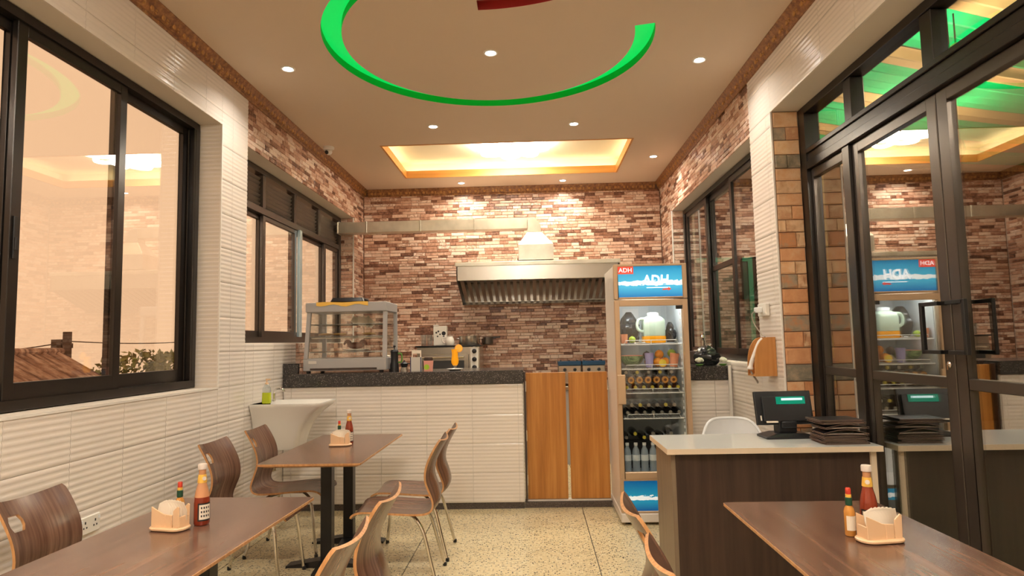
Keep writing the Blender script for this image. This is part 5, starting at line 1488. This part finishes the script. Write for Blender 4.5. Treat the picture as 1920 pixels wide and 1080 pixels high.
mb = MB(); mb.lathe([(0, 0), (.045, 0), (.058, .03), (.05, .075), (.036, .10), (.038, .112), (.034, .112), (.03, .10), (0, .09)], 18); mb.build('body', 'ceramic', t, smooth=True)
mb = MB(); mb.tube(catmull([(-.045, 0, .095), (-.085, 0, .09), (-.085, 0, .04), (-.05, 0, .025)], 10), .007, 8); mb.build('handle', 'ceramic', t, smooth=True)
for k, (dx, lab) in enumerate(((-1.34, 'upright glass tumbler leftmost on top of oven'), (-1.265, 'upright glass tumbler next to the canister on oven'))):
    mb = MB(); mb.lathe([(0, 0), (.030, 0), (.036, .13), (.033, .13), (.027, .006), (0, .006)], 16); o = mb.build('glass_tumbler', 'bottle_clear', smooth=True); o.location = (dx, 7.78, OT); tag(o, lab, 'glass', 'glass tumblers on the oven')
t = thing('cooking_pot', 'steel cooking pot standing on the right of the oven', 'pot', (-.79, 7.84, OT))
mb = MB(); mb.lathe([(0, 0), (.125, 0), (.13, .01), (.13, .10), (.136, .103), (.136, .107), (.126, .107), (.122, .012), (0, .01)], 26); mb.build('body', 'steel', t, smooth=True)
for s in (-1, 1):
    mb = MB(); mb.tube(catmull([(s * .125, -.03, .075), (s * .165, -.025, .08), (s * .165, .025, .08), (s * .125, .03, .075)], 10), .006, 8); mb.build('handle', 'steel', t, smooth=True)
t = thing('sauce_pan', 'dark small pan right of the steel cooking pot', 'pan', (-.585, 8.02, OT))
mb = MB(); mb.lathe([(0, 0), (.06, 0), (.07, .01), (.072, .09), (.068, .09), (.064, .012), (0, .01)], 20); mb.build('body', 'steel_dark', t, smooth=True)
mb = MB(); mb.tube([(.068, 0, .08), (.16, .02, .09)], .009, 8); mb.build('handle', 'black_plastic', t, smooth=True)
def burner(x, lab):
    t = thing('gas_stove', lab, 'stove', (x, 7.90, OZ), 0, 'gas stoves under the hood')
    mb = MB(); mb.box(-.135, .135, -.18, .18, .02, .235); mb.build('body', 'steel', t, bevel=.006)
    mb = MB(); mb.box(-.137, .137, -.183, .183, .237, .285); mb.build('blue_top', 'blue_enamel', t, bevel=.004)
    mb = MB()
    for k in range(3): mb.tube([(-.10 + .10 * k, -.15, .292), (-.10 + .10 * k, .15, .292)], .006, 6)
    mb.build('pan_support', 'black_metal', t)
    for sx in (-.06, .06):
        mb = MB(); mb.lathe([(0, 0), (.022, 0), (.018, .02), (0, .02)], 14, M=Matrix.Translation((sx, -.181, .185)) @ Matrix.Rotation(PI / 2, 4, 'X')); mb.build('knob', 'black_plastic', t, smooth=True)
    mb = MB()
    for sx in (-.11, .11):
        for sy in (-.15, .15): mb.lathe([(.015, 0), (.015, .02)], 8, (sx, sy, 0))
    mb.build('foot', 'black_plastic', t)
burner(.415, 'steel gas stove with blue top, the left one under hood')
burner(.700, 'steel gas stove with blue top, next to the fridge')

# ------------------------------------------------------------------ things on the side counter
SZ = 1.187
bag('plastic_bag', 'shiny black plastic bag on the side counter by the window', (1.545, 5.865, SZ), (.112, .10, .088), 21)
t = thing('herb_pack', 'red and green packet of herbs beside the fridge', 'packet', (1.33, 6.03, SZ))
mb = MB(); mb.box(-.028, .028, -.02, .02, 0, .125); mb.build('pack', 'red', t, bevel=.006)
mb = MB(); mb.box(-.03, .062, -.022, .022, .127, .150); mb.box(.03, .062, -.018, .018, .03, .125); mb.build('leaves', 'leaf_green', t, bevel=.006)
def cauli(x, y, lab, s):
    t = thing('cauliflower', lab, 'vegetable', (x, y, SZ), 0, 'cauliflower heads on the side counter')
    mb = MB()
    rg = random.Random(s)
    for k in range(16):
        a, b = rg.uniform(0, 6.28), rg.uniform(0, 1.2)
        mb.ball((.030 * math.sin(b) * math.cos(a), .030 * math.sin(b) * math.sin(a), .034 + .026 * math.cos(b)), .016, 8, 5, jit=.06, seed=k)
    mb.build('florets', 'cauliflower', t, smooth=True)
    mb = MB(); mb.lathe([(0, 0), (.02, 0), (.036, .014), (.034, .017), (.016, .006), (0, .006)], 9); mb.build('leaves', 'leaf_green', t, smooth=True)
cauli(1.440, 5.715, 'small white cauliflower at left of the black bag', 3)
cauli(1.637, 5.695, 'small white cauliflower at right of the black bag', 4)
t = thing('receipt_printer', 'black box appliance on window sill side of side counter', 'printer', (1.60, 6.30, SZ))
mb = MB(); mb.box(-.08, .08, -.15, .15, 0, .12); mb.build('body', 'black_plastic', t, bevel=.008)
mb = MB(); mb.box(-.05, .05, -.10, .05, .1215, .128); mb.build('paper_sheet', 'paper', t)
t = thing('steel_urn', 'chrome tap column standing behind the black bag', 'tap', (1.565, 6.05, SZ))
mb = MB(); mb.tube([(0, 0, 0), (0, 0, .22)], .016, 10); mb.tube(catmull([(0, 0, .22), (0, -.02, .27), (-.02, -.08, .28), (-.03, -.12, .24)], 12), .011, 8); mb.lathe([(.03, 0), (.03, .012)], 12); mb.build('spout', 'chrome', t, smooth=True)
mb = MB(); mb.tube([(.03, 0, .15), (.07, -.01, .19)], .008, 8); mb.build('lever', 'chrome', t, smooth=True)

# ------------------------------------------------------------------ outside, left: roof, pole, wires, tree
mb = MB(); mb.box(-60, L - 0.4, -30, 60, -2.8, -2.6)
struct('ground', mb.mesh('ground', 'ground'), 'dim earth ground outside')
t = thing('house', 'low house with rusty corrugated roof outside the left window', 'house', (-9.2, 10.75, -2.6), math.radians(3))
mb = MB(); mb.box(-1.3, 1.3, -3.2, 1.45, 0, 3.3); mb.build('wall', 'far_wall', t)
def sheet(sgn):
    def f(m):
        for th in (0, .012):
            m.grid(lambda u, v: (sgn * (1.55 * v), -.40 + .80 * u, 4.02 - .90 * v + .045 * math.sin(u * 4 * 2 * PI) + th - .03), 32, 1)
        return m
    return f
for k in range(6):
    for sgn in (1, -1):
        part('roof_sheet', ('rs', sgn), sheet(sgn), 'rust_roof', t, (0, -2.8 + .80 * k, 0.012 * (k % 2)), smooth=True)
mb = MB(); mb.tube([(0, -3.2, 4.03), (0, 1.62, 4.03)], .07, 8); mb.build('ridge_cap', 'rust_roof', t)
t = thing('utility_pole', 'dark wooden utility pole beyond the rusty roof', 'pole', (-13.8, 18.6, -2.6))
mb = MB(); mb.tube([(0, 0, 0), (0, 0, 4.60)], [.15, .12], 10); mb.build('pole', 'pole_wood', t, smooth=True)
mb = MB(); mb.box(-.42, .14, -.06, .06, 4.12, 4.26); mb.box(-.40, -.10, -.12, .12, 3.92, 4.38); mb.build('crossarm', 'pole_wood', t)
t = thing('utility_pole', 'farther utility pole hidden behind the tiled pier', 'pole', (-14.4, 29.6, -2.6))
mb = MB(); mb.tube([(0, 0, 0), (0, 0, 4.9)], [.15, .12], 10); mb.build('pole', 'pole_wood', t, smooth=True)
def wire(a, b, sag, lab):
    pts = [(a[0] + (b[0] - a[0]) * k / 14, a[1] + (b[1] - a[1]) * k / 14, a[2] + (b[2] - a[2]) * k / 14 - sag * 4 * (k / 14) * (1 - k / 14)) for k in range(15)]
    mb = MB(); mb.tube(pts, .018, 5)
    tag(mb.build('overhead_wire', 'pole_wood', smooth=True), lab, 'wire', 'overhead wires outside')
wire((-13.8, 18.4, 1.68), (-13.0, 12.0, 1.30), .08, 'thin wire running left from the utility pole')
wire((-13.8, 18.74, 1.72), (-14.4, 29.46, 1.92), .15, 'thin wire running right from the utility pole')
def tree(x, y, z, r, h, lab, seed):
    t = thing('tree', lab, 'tree', (x, y, -2.6), 0, 'trees outside the left window')
    rg = random.Random(seed)
    mb = MB()
    for k in range(900):
        a, b, q = rg.uniform(0, 6.283), math.acos(rg.uniform(-1, 1)), rg.uniform(.55, 1) ** .5
        c = Vector((r * q * math.sin(b) * math.cos(a), r * q * math.sin(b) * math.sin(a), h + .55 * r * q * math.cos(b)))
        u = Vector((rg.uniform(-1, 1), rg.uniform(-1, 1), rg.uniform(-1, 1))).normalized() * .10
        w = u.cross(Vector((rg.uniform(-1, 1), rg.uniform(-1, 1), rg.uniform(-1, 1)))).normalized() * .05
        mb.add([c - u, c + w, c + u, c - w], [(0, 1, 2, 3)])
    mb.build('foliage', 'foliage', t, recalc=False)
    mb = MB(); mb.tube([(0, 0, 0), (.05, 0, h * .6), (0, .04, h)], [.10, .07, .04], 8); mb.build('trunk', 'pole_wood', t, smooth=True)
tree(-10.2, 16.6, 0, 1.25, 3.35, 'small leafy tree at right beyond the rusty roof', 4)
tree(-10.6, 18.9, 0, 0.9, 3.45, 'smaller leafy tree farther right outside the left window', 5)

# ------------------------------------------------------------------ outside, right: draped porch
mb = MB(); mb.box(R + .30, 8.2, -3.2, 11.2, -0.25, -0.02)
struct('floor_porch', mb.mesh('floor_porch', 'porch_floor'), 'dim porch floor outside the glass doors')
mb = MB(); mb.box(8.0, 8.2, -3.2, 11.2, -0.02, 4.8); mb.box(R + .30, 8.0, 11.0, 11.2, -0.02, 4.8); mb.box(R + .30, 8.0, -3.2, -3.0, -0.02, 4.8); mb.box(R + 0.27, 8.2, -3.2, 11.2, 4.7, 4.8)  # walls and lid added to keep the sky glow out of the porch
struct('wall_sky_blocker', mb.mesh('wall_sky_blocker', 'porch_dark'), 'dark added enclosure blocking the sky glow outside the glass doors')
ang = math.radians(20)
dv = Vector((math.cos(ang), math.sin(ang), 0)); nv_ = Vector((-math.sin(ang), math.cos(ang), 0))
off = -4.6
k = 0
ordn = ['first', 'second', 'third', 'fourth', 'fifth', 'sixth', 'seventh', 'eighth', 'ninth', 'tenth', 'eleventh', 'twelfth', 'thirteenth', 'fourteenth', 'fifteenth', 'sixteenth', 'seventeenth', 'eighteenth', 'nineteenth', 'twentieth']
kg = kb = 0
while off < 8.2:
    g = (k % 2 == 0)
    w = .60 if g else .30
    o0, o1 = off, off + w
    # clip the strip to the porch rectangle
    def fx(u, v, o0=o0, o1=o1, w=w):
        n_ = o0 + (o1 - o0) * v
        # along: start just outside the wall line x = R + 0.30
        s0 = (R + .34 + math.sin(ang) * n_) / math.cos(ang)
        s1 = (7.9 + math.sin(ang) * n_) / math.cos(ang)
        s = s0 + (s1 - s0) * u
        p = dv * s + nv_ * n_
        sag = .22 * 4 * u * (1 - u)
        return (p.x, p.y, 4.02 - sag * .5 + .022 * math.sin(v * w * 44) - .03 * math.sin(PI * v))
    ys = [fx(0, 0)[1], fx(1, 1)[1]]
    if ys[1] > -2.2 and ys[0] < 8.0 and fx(1, 1)[1] < 10.9:
        mb = MB(); mb.grid(fx, 14, int(w * 40)); 
        if g: kg += 1
        else: kb += 1
        o = mb.build('ceiling_drape', 'drape_green' if g else 'drape_beige', smooth=True, recalc=False)
        tag(o, ('green' if g else 'beige') + ' fabric drape, ' + ordn[(kg if g else kb) - 1] + ' of its colour from the near end under porch roof', 'drape', 'porch ceiling drapes')
    off += w
    k += 1
def pendant(x, y, z, lab, w):
    t = thing('pendant_lamp', lab, 'lamp', (x, y, z), 0, 'porch pendant lamps')
    part('globe', 'pglobe', lambda m: m.lathe([(0, -.14), (.06, -.13), (.115, -.085), (.14, -.01), (.125, .07), (.08, .12), (.05, .135)], 20), 'globe', t, smooth=True)
    part('cap', 'pcap', lambda m: m.lathe([(.05, .132), (.055, .14), (.04, .17), (.012, .19), (0, .19)], 16), 'crown_gold', t, smooth=True)
    mb = MB(); mb.tube([(0, 0, .19), (0, 0, 3.82 - z)], .006, 6); mb.build('cord', 'black_plastic', t)
    ld = bpy.data.lights.new('pendant_bulb', 'POINT'); ld.energy = w; ld.color = (1.0, 0.90, 0.74); ld.shadow_soft_size = .05
    lo = link('pendant_bulb', ld, t, (0, 0, 0))
pendant(3.2, 4.75, 3.40, 'round glass pendant lamp hanging under the green drapes outside', 46)
pendant(4.3, 6.6, 3.30, 'round glass pendant lamp added to light the drapes at the far end', 75)  # this lamp and the next are added to brighten the drapes
pendant(3.6, 2.4, 3.30, 'round glass pendant lamp added to light the drapes at the near end', 46)
t = thing('striped_post', 'yellow post with black bands outside the glass side light', 'post', (2.55, 5.75, -0.019))
mb = MB(); mb.box(-.05, .05, -.05, .05, 0, 2.9); mb.build('post', 'porch_yellow', t, bevel=.005)
for z in (.9, 1.15, 1.45, 1.62): 
    mb = MB(); mb.box(-.053, .053, -.053, .053, z, z + .10); mb.build('black_band', 'black_plastic', t)

t = thing('porch_door', 'dark teal door standing on the porch behind the kitchen window', 'door', (2.45, 8.6, -0.019))
mb = MB(); mb.box(-.30, .40, -.025, .025, 0, 2.45); pd = mb.build('leaf', 'teal_paint', t, bevel=.004)
mb = MB(); mb.box(-.36, -.302, -.04, .04, 0, 2.51); mb.box(.402, .46, -.04, .04, 0, 2.51); mb.box(-.302, .402, -.04, .04, 2.452, 2.51); mb.build('door_frame', 'teal_edge', t)
mb = MB(); mb.box(-.24, -.20, -.06, -.026, 1.95, 2.10); mb.build('brass_plate', 'porch_yellow', pd)
